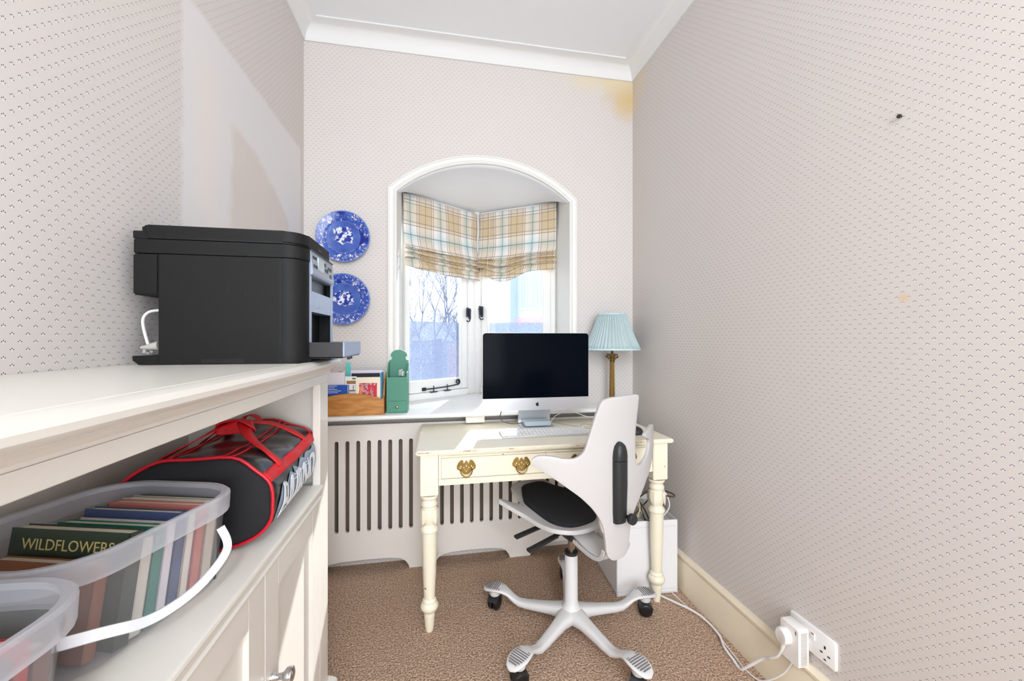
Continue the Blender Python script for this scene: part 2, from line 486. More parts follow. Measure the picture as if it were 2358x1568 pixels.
class MB:
    """collects shapes in one bmesh; world coordinates unless build(..., local=True)"""
    def __init__(s, M=None):
        s.b = bmesh.new()
        s.M = M or Matrix()
    def _v(s, p):
        return s.b.verts.new(s.M @ Vector(p))
    def box(s, x0, x1, y0, y1, z0, z1, bev=0.0, seg=2):
        vs = [s._v((x, y, z)) for x in (x0, x1) for y in (y0, y1) for z in (z0, z1)]
        fs = [(0, 1, 3, 2), (4, 6, 7, 5), (0, 4, 5, 1), (2, 3, 7, 6), (0, 2, 6, 4), (1, 5, 7, 3)]
        faces = [s.b.faces.new([vs[i] for i in f]) for f in fs]
        if bev:
            ed = set(e for f in faces for e in f.edges)
            bmesh.ops.bevel(s.b, geom=list(ed), offset=bev, segments=seg, affect='EDGES', clamp_overlap=True)
        return s
    def prism(s, pts, d0, d1, plane='xz', bev=0.0):
        """extrude closed 2D outline along the remaining axis"""
        def P(a, b, d):
            return {'xz': (a, d, b), 'yz': (d, a, b), 'xy': (a, b, d)}[plane]
        A = [s._v(P(a, b, d0)) for a, b in pts]
        B = [s._v(P(a, b, d1)) for a, b in pts]
        f1 = s.b.faces.new(A); f2 = s.b.faces.new(B[::-1])
        n = len(pts)
        for i in range(n):
            s.b.faces.new((A[i], B[i], B[(i + 1) % n], A[(i + 1) % n]))
        if bev:
            ed = list(f1.edges) + list(f2.edges)
            bmesh.ops.bevel(s.b, geom=ed, offset=bev, segments=2, affect='EDGES', clamp_overlap=True)
        return s
    def tube(s, path, r, n=8, closed=False, flat=None):
        """round tube (or flat=(w,h) section) along a path; r number or list"""
        P = [Vector(p) for p in path]
        rings = []
        N = len(P)
        prev = None
        for i in range(N):
            a = P[(i - 1) % N] if (closed or i > 0) else P[i]
            b = P[(i + 1) % N] if (closed or i < N - 1) else P[i]
            tg = (b - a).normalized()
            if prev is None:
                up = Vector((0, 0, 1)) if abs(tg.z) < .9 else Vector((0, 1, 0))
                x = tg.cross(up).normalized()
            else:
                x = (prev - tg * prev.dot(tg)).normalized()
            prev = x
            y = tg.cross(x).normalized()
            rr = r[i] if isinstance(r, (list, tuple)) else r
            ring = []
            for k in range(n):
                t = 2 * PI * k / n
                if flat:
                    cx = math.copysign(abs(math.cos(t)) ** .35, math.cos(t)) * flat[0] / 2
                    cy = math.copysign(abs(math.sin(t)) ** .35, math.sin(t)) * flat[1] / 2
                    ring.append(s._v(P[i] + x * cx + y * cy))
                else:
                    ring.append(s._v(P[i] + (x * math.cos(t) + y * math.sin(t)) * rr))
            rings.append(ring)
        for i in range(N if closed else N - 1):
            A, B = rings[i], rings[(i + 1) % N]
            for k in range(n):
                s.b.faces.new((A[k], A[(k + 1) % n], B[(k + 1) % n], B[k]))
        if not closed:
            s.b.faces.new(rings[0][::-1]); s.b.faces.new(rings[-1])
        return s
    def lathe(s, prof, cx=0, cy=0, n=28, axis='z', c=(0, 0, 0)):
        """prof: (r, h) list"""
        rings = []
        for r, h in prof:
            ring = []
            for k in range(n):
                t = 2 * PI * k / n
                a, b = r * math.cos(t), r * math.sin(t)
                p = {'z': (cx + a, cy + b, h), 'x': (c[0] + h, c[1] + a, c[2] + b), 'y': (c[0] + a, c[1] + h, c[2] + b)}[axis]
                ring.append(s._v(p))
            rings.append(ring)
        for A, B in zip(rings, rings[1:]):
            for k in range(n):
                s.b.faces.new((A[k], A[(k + 1) % n], B[(k + 1) % n], B[k]))
        s.b.faces.new(rings[0][::-1]); s.b.faces.new(rings[-1])
        return s
    def loft(s, rings, caps=True, closed=True):
        R = [[s._v(p) for p in r] for r in rings]
        n = len(R[0])
        for A, B in zip(R, R[1:]):
            for k in range(n if closed else n - 1):
                s.b.faces.new((A[k], A[(k + 1) % n], B[(k + 1) % n], B[k]))
        if caps and closed:
            s.b.faces.new(R[0][::-1]); s.b.faces.new(R[-1])
        return s
    def sheet(s, outline, fn, h=.02, holes=()):
        """fill a 2D outline with a triangulated grid, map with fn(u,v)->(x,y,z)"""
        vs = [Vector(p) for p in outline]
        ed = [(i, (i + 1) % len(vs)) for i in range(len(vs))]
        for ho in holes:
            k = len(vs)
            vs += [Vector(p) for p in ho]
            ed += [(k + i, k + (i + 1) % len(ho)) for i in range(len(ho))]
        segs = [(vs[a], vs[b]) for a, b in ed]
        def inside(p, poly):
            r = False
            j = len(poly) - 1
            for i in range(len(poly)):
                xi, yi = poly[i]; xj, yj = poly[j]
                if (yi > p[1]) != (yj > p[1]) and p[0] < (xj - xi) * (p[1] - yi) / (yj - yi) + xi:
                    r = not r
                j = i
            return r
        xs = [p[0] for p in outline]; ys = [p[1] for p in outline]
        if h:
            ny = int((max(ys) - min(ys)) / h) + 1
            nx = int((max(xs) - min(xs)) / h) + 1
            for j in range(ny + 1):
                for i in range(nx + 1):
                    p = Vector((min(xs) + (i + (j % 2) * .5) * h, min(ys) + j * h))
                    if not inside(p, outline) or any(inside(p, ho) for ho in holes):
                        continue
                    ok = True
                    for a, b in segs:
                        ab = b - a
                        q = max(0, min(1, (p - a).dot(ab) / max(ab.length_squared, 1e-12)))
                        if (a + ab * q - p).length < h * .45:
                            ok = False
                            break
                    if ok:
                        vs.append(p)
        r = delaunay_2d_cdt(vs, ed, [], 1, 1e-7)
        V = [s._v(fn(v[0], v[1])) for v in r[0]]
        for f in r[2]:
            c = sum((r[0][i] for i in f), Vector((0, 0))) / len(f)
            if inside(c, outline) and not any(inside(c, ho) for ho in holes):
                try:
                    s.b.faces.new([V[i] for i in f])
                except ValueError:
                    pass
        return s
    def add(s, other_bm, M):
        me = bpy.data.meshes.new('tmp')
        other_bm.to_mesh(me)
        me.transform(M)
        s.b.from_mesh(me)
        bpy.data.meshes.remove(me)
        return s
    def build(s, name, m, parent=None, local=False, smooth=None, solid=0.0, soff=-1.0, sub=0, bev=0.0, label=None, kind=None):
        bmesh.ops.remove_doubles(s.b, verts=s.b.verts, dist=1e-6)
        bmesh.ops.recalc_face_normals(s.b, faces=s.b.faces)
        if parent is not None and not local:
            root = parent
            while root.parent: root = root.parent
            s.b.transform(ROOTM[root.name].inverted())
        me = bpy.data.meshes.new(name)
        s.b.to_mesh(me)
        s.b.free()
        me.materials.append(m)
        if smooth is not None:
            me.polygons.foreach_set('use_smooth', [True] * len(me.polygons))
            me.set_sharp_from_angle(angle=math.radians(smooth))
        o = bpy.data.objects.new(name, me)
        C.objects.link(o)
        if parent is not None:
            o.parent = parent
        if solid:
            md = o.modifiers.new('solid', 'SOLIDIFY')
            md.thickness = solid
            md.offset = soff
        if bev:
            md = o.modifiers.new('bevel', 'BEVEL')
            md.width = bev
            md.segments = 2
            md.limit_method = 'ANGLE'
            md.angle_limit = math.radians(50)
        if sub:
            md = o.modifiers.new('sub', 'SUBSURF')
            md.levels = md.render_levels = sub
        if label: o['label'] = label
        if kind: o['kind'] = kind
        return o

def cr(pts, n=6, closed=True):
    """Catmull-Rom through points"""
    out = []
    N = len(pts)
    d = len(pts[0])
    rng = range(N) if closed else range(N - 1)
    for i in rng:
        g = lambda k: pts[k % N] if closed else pts[max(0, min(N - 1, k))]
        p0, p1, p2, p3 = g(i - 1), g(i), g(i + 1), g(i + 2)
        for k in range(n):
            t = k / n
            out.append(tuple(.5 * ((2 * p1[j]) + (-p0[j] + p2[j]) * t + (2 * p0[j] - 5 * p1[j] + 4 * p2[j] - p3[j]) * t * t + (-p0[j] + 3 * p1[j] - 3 * p2[j] + p3[j]) * t ** 3) for j in range(d)))
    if not closed:
        out.append(tuple(pts[-1]))
    return out

def rrect(x0, x1, y0, y1, r, n=5):
    out = []
    for cx, cy, a in ((x1 - r, y1 - r, 0), (x0 + r, y1 - r, PI / 2), (x0 + r, y0 + r, PI), (x1 - r, y0 + r, 3 * PI / 2)):
        for k in range(n + 1):
            t = a + PI / 2 * k / n
            out.append((cx + r * math.cos(t), cy + r * math.sin(t)))
    return out

def text_bm(txt, size, depth=.0003, shear=0.0, fat=0.0):
    cu = bpy.data.curves.new('lettering_curve', 'FONT')
    cu.body = txt
    cu.size = size
    cu.extrude = depth
    cu.shear = shear
    cu.offset = fat
    cu.align_x = 'CENTER'
    cu.align_y = 'CENTER'
    cu.resolution_u = 3
    o = bpy.data.objects.new('lettering_tmp', cu)
    C.objects.link(o)
    bpy.context.view_layer.update()
    me = bpy.data.meshes.new_from_object(o)
    bm = bmesh.new()
    bm.from_mesh(me)
    bpy.data.objects.remove(o)
    bpy.data.curves.remove(cu)
    bpy.data.meshes.remove(me)
    return bm

def struct(mb, name, m, **kw):
    o = mb.build(name, m, **kw)
    o['kind'] = 'structure'
    return o
#PART2
# ---------------------------------------------------------------- room shell
struct(MB().box(LX - .1, RX + .1, FY - .1, BY + .08, -.08, 0), 'floor', M_carpet)
struct(MB().box(LX - .1, RX + .1, FY - .1, BY + .6, CZ, CZ + .08), 'ceiling', M_ceil)
struct(MB().box(LX - .1, LX, FY - .1, BY + .1, 0, CZ), 'wall_left', M_wl)
struct(MB().box(RX, RX + .1, FY - .1, BY + .1, 0, CZ), 'wall_right', M_wr)
OX0, OX1, OXC = -.226, .770, .272
def arch(half, spring, peak, n=28):
    rise = peak - spring
    R = (half * half + rise * rise) / (2 * rise)
    a = math.asin(half / R)
    return [(OXC + R * math.sin(-a + 2 * a * k / n), peak - R + R * math.cos(-a + 2 * a * k / n)) for k in range(n + 1)]
AR = arch(.498, 2.035, 2.224)
w = MB()
w.box(LX, OX0, BY, BY + .012, 0, CZ)
w.box(OX1, RX, BY, BY + .012, 0, CZ)
w.box(OX0, OX1, BY, BY + .012, 0, .80)
w.prism(AR + [(OX1, CZ), (OX0, CZ)], BY, BY + .012)
struct(w, 'wall_back', M_wb)
w = MB()  # unseen end wall, its opening made up to suit the rear fill
w.box(LX, -.55, FY - .08, FY, 0, CZ); w.box(1.03, RX, FY - .08, FY, 0, CZ)
w.box(-.55, 1.03, FY - .08, FY, 0, .55); w.box(-.55, 1.03, FY - .08, FY, 2.55, CZ)
struct(w, 'wall_front', mat('plain_wall', (234, 226, 220), .8, var=.01))
w = MB()  # made-up window frame, added to go with the rear fill light
for x in (-.55, .22, .99):
    w.box(x, x + .04, FY - .06, FY - .02, .55, 2.55)
for z in (.55, 1.5, 2.51):
    w.box(-.55, 1.03, FY - .06, FY - .02, z, z + .04)
struct(w, 'added_rear_window', M_frame)

# coving with mitred corners
pr = [(0, 2.800), (.009, 2.800), (.012, 2.807)]
for k in range(9):
    a = PI / 2 * k / 8
    pr.append((.012 + .066 * (1 - math.cos(a)), 2.807 + .068 * math.sin(a)))
pr += [(.085, 2.878), (.085, CZ)]
w = MB()
w.loft([[(LX + d, FY, z) for d, z in pr], [(LX + d, BY - d, z) for d, z in pr], [(RX - d, BY - d, z) for d, z in pr], [(RX - d, FY, z) for d, z in pr]], caps=False, closed=False)
struct(w, 'trim_1', M_cove, smooth=35)

# skirting of the right wall
pr = [(RX, 0), (RX - .020, 0), (RX - .020, .150), (RX - .016, .155), (RX - .018, .160), (RX - .024, .163), (RX - .024, .172), (RX - .014, .179), (RX, .180)]
struct(MB().prism(pr, FY, BY, 'xz'), 'baseboard_right', M_skirt, smooth=40)

# bay lining: jambs, vaulted soffit, sill
WA, WC, WB = Vector((-.215, 2.545)), Vector((.277, 2.895)), Vector((.770, 2.545))
HZ = 2.125
w = MB()
w.prism([(OX0 + .002, BY + .001), (WA.x, WA.y), (WA.x - .03, WA.y + .06), (OX0 - .09, WA.y + .06), (OX0 - .09, BY + .001)], .80, HZ + .02, 'xy')
w.prism([(OX1 - .002, BY + .001), (OX1 + .09, BY + .001), (OX1 + .09, WB.y + .06), (WB.x + .03, WB.y + .06), (WB.x, WB.y)], .80, HZ + .02, 'xy')
struct(w, 'trim_2', M_reveal)
w = MB()
n = len(AR) - 1
def backpt(u):
    return WA + (WC - WA) * (2 * u) if u <= .5 else WC + (WB - WC) * (2 * u - 1)
rings = []
for j in range(13):
    q = j / 12
    row = []
    for i, (x, z) in enumerate(AR):
        bp = backpt(i / n)
        e = q * q * (3 - 2 * q)
        row.append((x + (bp.x - x) * q, BY + (bp.y - BY) * q, z - .002 + (HZ - z) * e))
    rings.append(row)
w.loft(rings, caps=False, closed=False)
struct(w, 'trim_3', M_ceil, smooth=25, solid=.02, soff=1)  # whiter paint than the jambs imitates sun bounced up from the sill
w = MB()
w.prism([(OX0 - .02, BY + .001), (OX1 + .02, BY + .001), (WB.x + .03, WB.y + .05), (WC.x, WC.y + .08), (WA.x - .03, WA.y + .05)], .790, .834, 'xy')
struct(w, 'trim_4', M_reveal)
# moulded band round the opening
w = MB()
outer = [(OX0, .833)] + AR + [(OX1, .833)]
prof = [(-.002, .001), (-.002, -.012), (.006, -.018), (.014, -.014), (.018, -.010), (.034, -.010), (.038, -.016), (.044, -.014), (.046, .001)]
rings = []
for i, (x, z) in enumerate(outer):
    if i <= 1:
        nx, nz = -1.0, (0.0 if i == 0 else .42)
    elif i >= len(outer) - 2:
        nx, nz = 1.0, (0.0 if i == len(outer) - 1 else .42)
    else:
        a, b = outer[i - 1], outer[i + 1]
        tx, tz = b[0] - a[0], b[1] - a[1]
        l = math.hypot(tx, tz)
        nx, nz = -tz / l, tx / l
    rings.append([(x + nx * p, BY + y, z + nz * p) for p, y in prof])
w.loft(rings, caps=False, closed=False)
struct(w, 'trim_5', M_reveal, smooth=35)

def window(name, P, Q, glass, stile_l, stile_r, film_z=1.335):
    e = (Q - P).normalized()
    ang = math.atan2(e.y, e.x)
    L = (Q - P).length
    root = thing(name, None, None, (P.x, P.y, 0), ang)
    root['kind'] = 'structure'
    z0, z1 = .834, HZ
    g0, g1 = glass
    s0, s1 = stile_l, stile_r          # outer edges of the opening sash
    f = MB()
    f.box(0, s0, -.03, .05, z0, z1, .004)
    f.box(s1, L, -.03, .05, z0, z1, .004)
    f.box(s0, s1, -.03, .05, z0, .876, .004)
    f.box(s0, s1, -.03, .05, 2.07, z1, .004)
    f.build('frame', M_frame, root, local=True)
    f = MB()
    gz0, gz1 = .957, 2.0
    f.box(s0, g0 - .008, -.018, .03, .878, 2.068, .003)
    f.box(g1 + .008, s1, -.018, .03, .878, 2.068, .003)
    f.box(g0 - .008, g1 + .008, -.018, .03, .878, gz0 - .008, .003)
    f.box(g0 - .008, g1 + .008, -.018, .03, gz1 + .008, 2.068, .003)
    # glazing bevel
    for (a, b) in (((g0 - .01, gz0 - .01, g1 + .01, gz1 + .01), (g0, gz0, g1, gz1)),):
        R0 = [(a[0], -.016, a[1]), (a[2], -.016, a[1]), (a[2], -.016, a[3]), (a[0], -.016, a[3])]
        R1 = [(b[0], .004, b[1]), (b[2], .004, b[1]), (b[2], .004, b[3]), (b[0], .004, b[3])]
        f.loft([R0, R1], caps=False)
    f.build('sash', M_frame, root, local=True)
    MB().box(g0 - .005, g1 + .005, .006, .010, gz0 - .005, gz1 + .005).build('pane', M_glass, root, local=True)
    MB().box(g0, g1, .0040, .0048, gz0, film_z).build('privacy_film', M_film, root, local=True)
    return root
w1 = window('window_1', WA, WC, (.047, .440), .018, .500)
w2 = window('window_2', WC, WB, (.106, .508), .046, .575)
# moulded post where the two casements meet
w = MB()
w.prism([(WC.x + a, WC.y + b) for a, b in ((-.026, -.054), (-.018, -.066), (-.008, -.058), (.000, -.064), (.008, -.058), (.014, -.050), (.05, .03), (0, .08), (-.06, .03))], .834, HZ, 'xy')
struct(w, 'trim_6', M_frame)

def curl(cx, cz, r0, r1, a0, a1, y, n=14):
    return [(cx + (r0 + (r1 - r0) * k / n) * math.cos(a0 + (a1 - a0) * k / n), y, cz + (r0 + (r1 - r0) * k / n) * math.sin(a0 + (a1 - a0) * k / n)) for k in range(n + 1)]
def fastener(root, s, z, side):
    f = MB()
    f.box(s - .018, s - .001, -.042, -.030, z - .012, z + .052, .002)
    f.box(s + .002, s + .019, -.042, -.030, z - .028, z + .048, .002)
    f.tube([(s, -.046, z + .03), (s + .001, -.052, z), (s + side * .002, -.054, z - .022)] + curl(s + side * .018, z - .030, .016, .016, PI if side > 0 else 0, PI + 2.6 if side > 0 else -2.6, -.054, 8), .0042, 8)
    f.lathe([(.001, -.058), (.008, -.056), (.009, -.046), (.006, -.040)], axis='y', c=(s, 0, z + .03), n=12)
    f.build('fastener', M_iron, root, local=True, smooth=40, label='black wrought iron casement fastener')
fastener(w1, .496, 1.388, -1)
fastener(w2, .052, 1.405, 1)
# casement stay on the bottom rail
f = MB()
f.box(.125, .155, -.024, -.018, .888, .910, .001)
f.tube([(.13, -.03, .899), (.19, -.034, .900), (.27, -.034, .902), (.36, -.034, .907), (.39, -.034, .910)] + curl(.402, .930, .020, .005, -PI / 2, 2.7 * PI, -.034, 26), .0042, 8)
for x in (.205, .315):
    f.box(x - .025, x + .025, -.044, -.018, .876, .881, .001)
    f.tube([(x, -.034, .879), (x, -.034, .918)], .0032, 8)
f.build('stay', M_iron, w1, local=True, smooth=40, label='curled black casement stay')

# ---------------------------------------------------------------- roman blinds
def blind(name, P, Q, off, x0, x1, sag, label, cordx):
    e = (Q - P).normalized()
    nrm = Vector((e.y, -e.x))
    o = P + nrm * off
    root = thing(name, label, 'blind', (o.x, o.y, 0), math.atan2(e.y, e.x), 'tartan roman blinds')
    pf = [(0, 2.105), (-.002, 2.05), (-.004, 1.98), (-.006, 1.90), (-.010, 1.84), (-.016, 1.805), (-.030, 1.786), (-.034, 1.780), (-.016, 1.778), (-.012, 1.772),
          (-.036, 1.757), (-.040, 1.750), (-.018, 1.748), (-.014, 1.742), (-.040, 1.727), (-.044, 1.719), (-.020, 1.716), (-.016, 1.708), (-.030, 1.690), (-.032, 1.672), (-.026, 1.664)]
    NX = 40
    rows = []
    for y, z in pf:
        row = []
        for i in range(NX + 1):
            u = i / NX
            x = x0 + (x1 - x0) * u
            k = max(0, min(1, (1.83 - z) / .13))
            ww = .004 * math.sin(u * 9 + z * 13) * (1 - k) + .006 * math.sin(u * 17 + z * 60) * k
            row.append((x + (-.004 * math.sin(z * 21) if i in (0, NX) else 0), y + ww - .01 * k * math.sin(PI * u), z - sag(u) * k))
        rows.append(row)
    MB().loft(rows, caps=False, closed=False).build('fabric', M_tartan, root, local=True, smooth=50, solid=.003, soff=0)
    MB().box(x0 + .01, x1 - .01, .003, .024, 2.075, 2.105, .002).build('headrail', M_frame, root, local=True)
    c = MB()
    c.tube([(cordx, -.012, 2.08), (cordx, -.020, 1.9), (cordx, -.05, 1.70), (cordx, -.05, 1.64)], .0014, 6)
    c.build('cord', M_cable, root, local=True, smooth=40)
    return root
blind('roman_blind', WA, WC, .055, -.030, .552, lambda u: .034 * u + .012 * math.sin(PI * u), 'tartan roman blind on the left-hand casement, hem dipping towards the corner', .548)
blind('roman_blind', WC, WB, .055, .050, .625, lambda u: .062 * math.exp(-((u - .36) / .22) ** 2) - .008, 'tartan roman blind on the right-hand casement, hem sagging in a deep curve', .14)

# ---------------------------------------------------------------- outside the window; pale blue haze is mixed into the colours
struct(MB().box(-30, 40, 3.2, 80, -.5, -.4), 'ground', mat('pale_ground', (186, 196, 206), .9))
fr = thing('garden_fence', 'hazy blue board fence outside, behind the frosted film of the window', 'fence', (0, 6.0, -.4))
fb = MB()
x = -3.0
while x < 4.5:
    fb.box(x, x + .138, 6.0, 6.02, -.4, 1.20 + rnd.uniform(-.01, .01), .003)
    x += .145
fb.build('boards', M_fencew, fr)
fb = MB()
for z in (0, .85): fb.box(-3, 4.5, 6.02, 6.07, z, z + .08)
fb.build('rail', M_fencew, fr)
for x in (-.05, 1.1, 2.3):
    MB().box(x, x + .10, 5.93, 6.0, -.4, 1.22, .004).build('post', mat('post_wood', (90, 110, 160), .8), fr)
def brick_mat():
    m = bpy.data.materials.new('red_brick')
    t = NT(m)
    b = t.n('ShaderNodeTexBrick')
    mp = t.n('ShaderNodeMapping')
    mp.inputs['Rotation'].default_value = (PI / 2, 0, 0)
    t.put(mp.inputs[0], t.obj()); t.put(b.inputs['Vector'], mp.outputs[0])
    b.inputs['Scale'].default_value = 6
    b.inputs['Color1'].default_value = lin((220, 160, 164)) + (1,)
    b.inputs['Color2'].default_value = lin((230, 184, 186)) + (1,)
    b.inputs['Mortar'].default_value = lin((226, 214, 214)) + (1,)
    t.put(t.b.inputs['Base Color'], b.outputs[0])
    t.b.inputs['Roughness'].default_value = .9
    return m
tag(MB().box(.12, .33, 5.3, 5.5, -.4, 1.15, .005).build('brick_pier', brick_mat(), None), 'reddish brick pier outside, blurred behind the frosted lower glass', 'pier')
def tree(name, x, y, z0, h, seed, label, depth=7, lean=0.0):
    r = random.Random(seed)
    t = MB()
    def br(p, d, l, rad, k):
        q = p + d * l
        mid = p + d * l * .5 + Vector((r.uniform(-1, 1), r.uniform(-1, 1), r.uniform(-.3, .5))) * l * .07
        t.tube([p, mid, q], [rad, rad * .85, rad * .7], 5)
        if k == 0:
            return
        for _ in range(3 if (k > 3 or r.random() < .45) else 2):
            a = Vector((r.uniform(-1, 1), r.uniform(-.6, .6), r.uniform(-.1, .6)))
            nd = (d + a * .62).normalized()
            br(q, nd, l * r.uniform(.66, .86), max(rad * .60, .0028), k - 1)
    br(Vector((x, y, z0)), Vector((lean, 0, 1)).normalized(), h, .05, depth)
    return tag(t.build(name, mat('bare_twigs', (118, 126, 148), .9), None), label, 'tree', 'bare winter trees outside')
tree('bare_tree', -.15, 9.0, -.4, 1.0, 3, 'leafless tree outside the left-hand casement, its crown above the frosted glass', 6)
tree('bare_tree', .62, 10.0, -.4, .72, 11, 'low leafless tree outside, beside the taller one near the casement stile', 6)
tree('bare_tree', -1.1, 10.5, -.4, .85, 5, 'leafless tree outside at the far edge of the left-hand pane', 6)
# building outside the right-hand casement
bd = thing('brick_building', 'hazy pale building with tall bay windows outside the right-hand casement', 'building', (2.42, 14.0, -.4), -math.radians(58))
fm = mat('hazy_render', (206, 216, 236), .9, var=.05, scale=3)  # haze put into the wall colour
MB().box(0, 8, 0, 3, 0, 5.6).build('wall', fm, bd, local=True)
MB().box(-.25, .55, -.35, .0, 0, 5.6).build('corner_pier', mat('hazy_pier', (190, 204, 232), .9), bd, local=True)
for z in (2.1,): MB().box(0, 8, -.06, .0, z, z + .22).build('brick_band', brick_mat(), bd, local=True)
for z in (.5, 2.6):
    for i in range(16):
        fx = .72 + i * .45
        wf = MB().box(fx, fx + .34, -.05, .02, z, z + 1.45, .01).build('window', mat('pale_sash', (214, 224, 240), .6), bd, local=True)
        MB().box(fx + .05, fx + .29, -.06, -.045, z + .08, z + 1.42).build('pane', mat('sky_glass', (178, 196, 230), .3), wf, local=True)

# ---------------------------------------------------------------- window shelf
sh = thing('window_shelf', 'long white painted shelf running under the bay window', 'shelf', (.24, 2.19, .81))
pr = [(BY - .001, .8335), (2.112, .8335), (2.104, .831), (2.100, .826), (2.100, .817), (2.104, .812), (2.112, .810), (BY - .001, .810)]
MB().prism(pr, LX + .002, 1.040, 'yz').build('board', M_frame, sh, smooth=40)
for x0 in (.145, .93):
    MB().box(x0, x0 + .10, 2.125, 2.208, .7745, .810, .002).build('batten', M_rad, sh)

# ---------------------------------------------------------------- radiator cover and radiator
rc = thing('radiator_cover', 'cream radiator cover of slotted panels with scrolled feet', 'radiator cover', (.24, 2.2, 0))
def ogee(xa, xb):        # bottom arch between two feet
    return [(xa, 0), (xa + .006, .018), (xa + .022, .040), (xa + .05, .056), (xa + .10, .063), ((xa + xb) / 2, .066), (xb - .10, .063), (xb - .05, .056), (xb - .022, .040), (xb - .006, .018), (xb, 0)]
bot = [(-.69, 0), (-.61, 0)] + ogee(-.60, -.150) + ogee(-.020, .395) + ogee(.510, .925) + [(1.04, 0), (1.15, 0)]
outl = [(1.15, .773), (-.69, .773)] + bot
slots = []
for i in range(8): slots.append(-.518 + i * .0536)
for i in range(18): slots.append(.020 + i * .0538)
slots = [x for x in slots if not (x > .93)] + [.98, 1.034, 1.088]
holes = []
for x in slots:
    holes.append([(x + .0100 * math.cos(a), .222 + .0100 * math.sin(a)) for a in [PI + PI * k / 6 for k in range(7)]] + [(x + .0100 * math.cos(a), .680 + .0100 * math.sin(a)) for a in [PI * k / 6 for k in range(7)]])
MB().sheet(outl, lambda u, v: (u, 2.200, v), 0, holes).build('front_panel', M_rad, rc, solid=.016, soff=0)
rd = thing('radiator', 'dull ribbed radiator seen through the slots of the cream cover', 'radiator', (.24, 2.25, .12))
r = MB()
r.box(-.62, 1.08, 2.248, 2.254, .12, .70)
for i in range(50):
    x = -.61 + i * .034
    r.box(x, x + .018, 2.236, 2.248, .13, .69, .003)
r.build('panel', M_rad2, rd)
MB().tube([(-.60, 2.245, 0), (-.60, 2.245, .14)], .008, 10).build('pipe', M_brassold, rd, smooth=40)
MB().tube([(1.06, 2.245, 0), (1.06, 2.245, .14)], .008, 10).build('pipe', M_brassold, rd, smooth=40)

# ---------------------------------------------------------------- plates on the wall
def plate(z, seed, label):
    root = thing('wall_plate', label, 'plate', (-.497, BY - .022, z), 0, 'blue and white plates on the wall')
    R = .1365
    prof = [(.0001, .006), (.070, .006), (.082, .004), (.086, -.001), (.100, -.006), (.128, -.012), (.1345, -.0145), (R, -.0125), (.1355, -.010), (.128, -.007), (.100, .000), (.088, .006), (.082, .011), (.060, .012), (.0001, .012)]
    MB().lathe(prof, n=64, axis='y').build('dish', plate_mat('willow_transfer_%d' % seed, seed * 3.7), root, local=True, smooth=40)
    MB().tube([(.02, .013, .09), (0, .016, .1345), (-.02, .013, .09)], .0012, 6).build('hanger', M_brass, root, local=True)
plate(1.767, 1, 'blue and white transfer plate, the upper of two on the wall')
plate(1.434, 2, 'blue and white transfer plate, the lower one half behind the printer')
#PART3
# ---------------------------------------------------------------- built-in cupboard along the left wall
cu = thing('built_in_cupboard', 'cream painted built-in cupboard with an open shelf along the left wall', 'cupboard', (-.5, .5, 0))
CF = -.335       # face plane
CY0, CY1 = -.45, 1.313
pr = [(LX + .001, 1.1635), (-.334, 1.1635), (-.331, 1.1615), (-.328, 1.1615), (-.325, 1.1640), (-.314, 1.1635), (-.306, 1.160), (-.301, 1.153), (-.301, 1.146), (-.306, 1.140), (-.314, 1.137),
      (-.321, 1.137), (-.321, 1.133), (-.326, 1.131), (-.331, 1.127), (CF + .001, 1.122), (CF + .001, 1.118), (LX + .001, 1.118)]
MB().prism(pr, CY0, CY1 + .022, 'xz').build('worktop', M_cream, cu, smooth=30)
c = MB()
c.box(CF - .020, CF, CY0, CY1, 1.092, 1.118, .0015)
c.box(CF - .020, CF, 1.230, CY1, .16, 1.092, .0015)
c.build('face_frame', M_cream, cu)
MB().box(LX + .001, CF - .020, 1.262, CY1 - .001, 0, 1.117).build('side_panel', M_cream, cu)
MB().box(LX + .001, LX + .012, CY0, 1.262, .0, 1.117).build('back_panel', M_cream, cu)
pr = [(LX + .012, .802), (CF + .004, .802), (CF + .009, .799), (CF + .010, .794), (CF + .007, .789), (CF + .001, .787), (CF + .001, .771), (CF + .005, .767), (CF + .001, .763), (CF - .02, .763), (CF - .02, .780), (LX + .012, .780)]
MB().prism(pr, CY0, 1.2295, 'xz').build('shelf', M_cream, cu, smooth=35)
def door(y0, y1, knob_y):
    z0, z1, st = .19, .7615, .067
    d = MB()
    xi, xo = CF - .020, CF
    d.box(xi, xo, y0, y0 + st, z0, z1, .0012); d.box(xi, xo, y1 - st, y1, z0, z1, .0012)
    d.box(xi, xo, y0 + st, y1 - st, z1 - .063, z1, .0012); d.box(xi, xo, y0 + st, y1 - st, z0, z0 + .07, .0012)
    d.box(xi + .002, xo - .010, y0 + st - .004, y1 - st + .004, z0 + .066, z1 - .06)
    do = d.build('door', M_cream, cu)
    k = MB()
    k.lathe([(.0085, 0), (.0085, .004), (.006, .008), (.006, .020), (.0085, .024), (.0145, .028), (.0160, .034), (.0150, .040), (.010, .0425), (.0005, .043)], axis='x', c=(CF, knob_y, .532), n=20)
    k.build('knob', M_chrome, do, smooth=40, label='chrome knob')
door(.860, 1.228, .888)
door(.489, .857, .52)
door(.118, .486, .15)
door(-.253, .115, -.22)
pr = [(LX + .001, 0), (CF + .024, 0), (CF + .024, .155), (CF + .020, .162), (CF + .012, .166), (CF, .170), (LX + .001, .170)]
MB().prism(pr, CY0, CY1 + .016, 'xz').build('plinth', M_cream, cu, smooth=40)

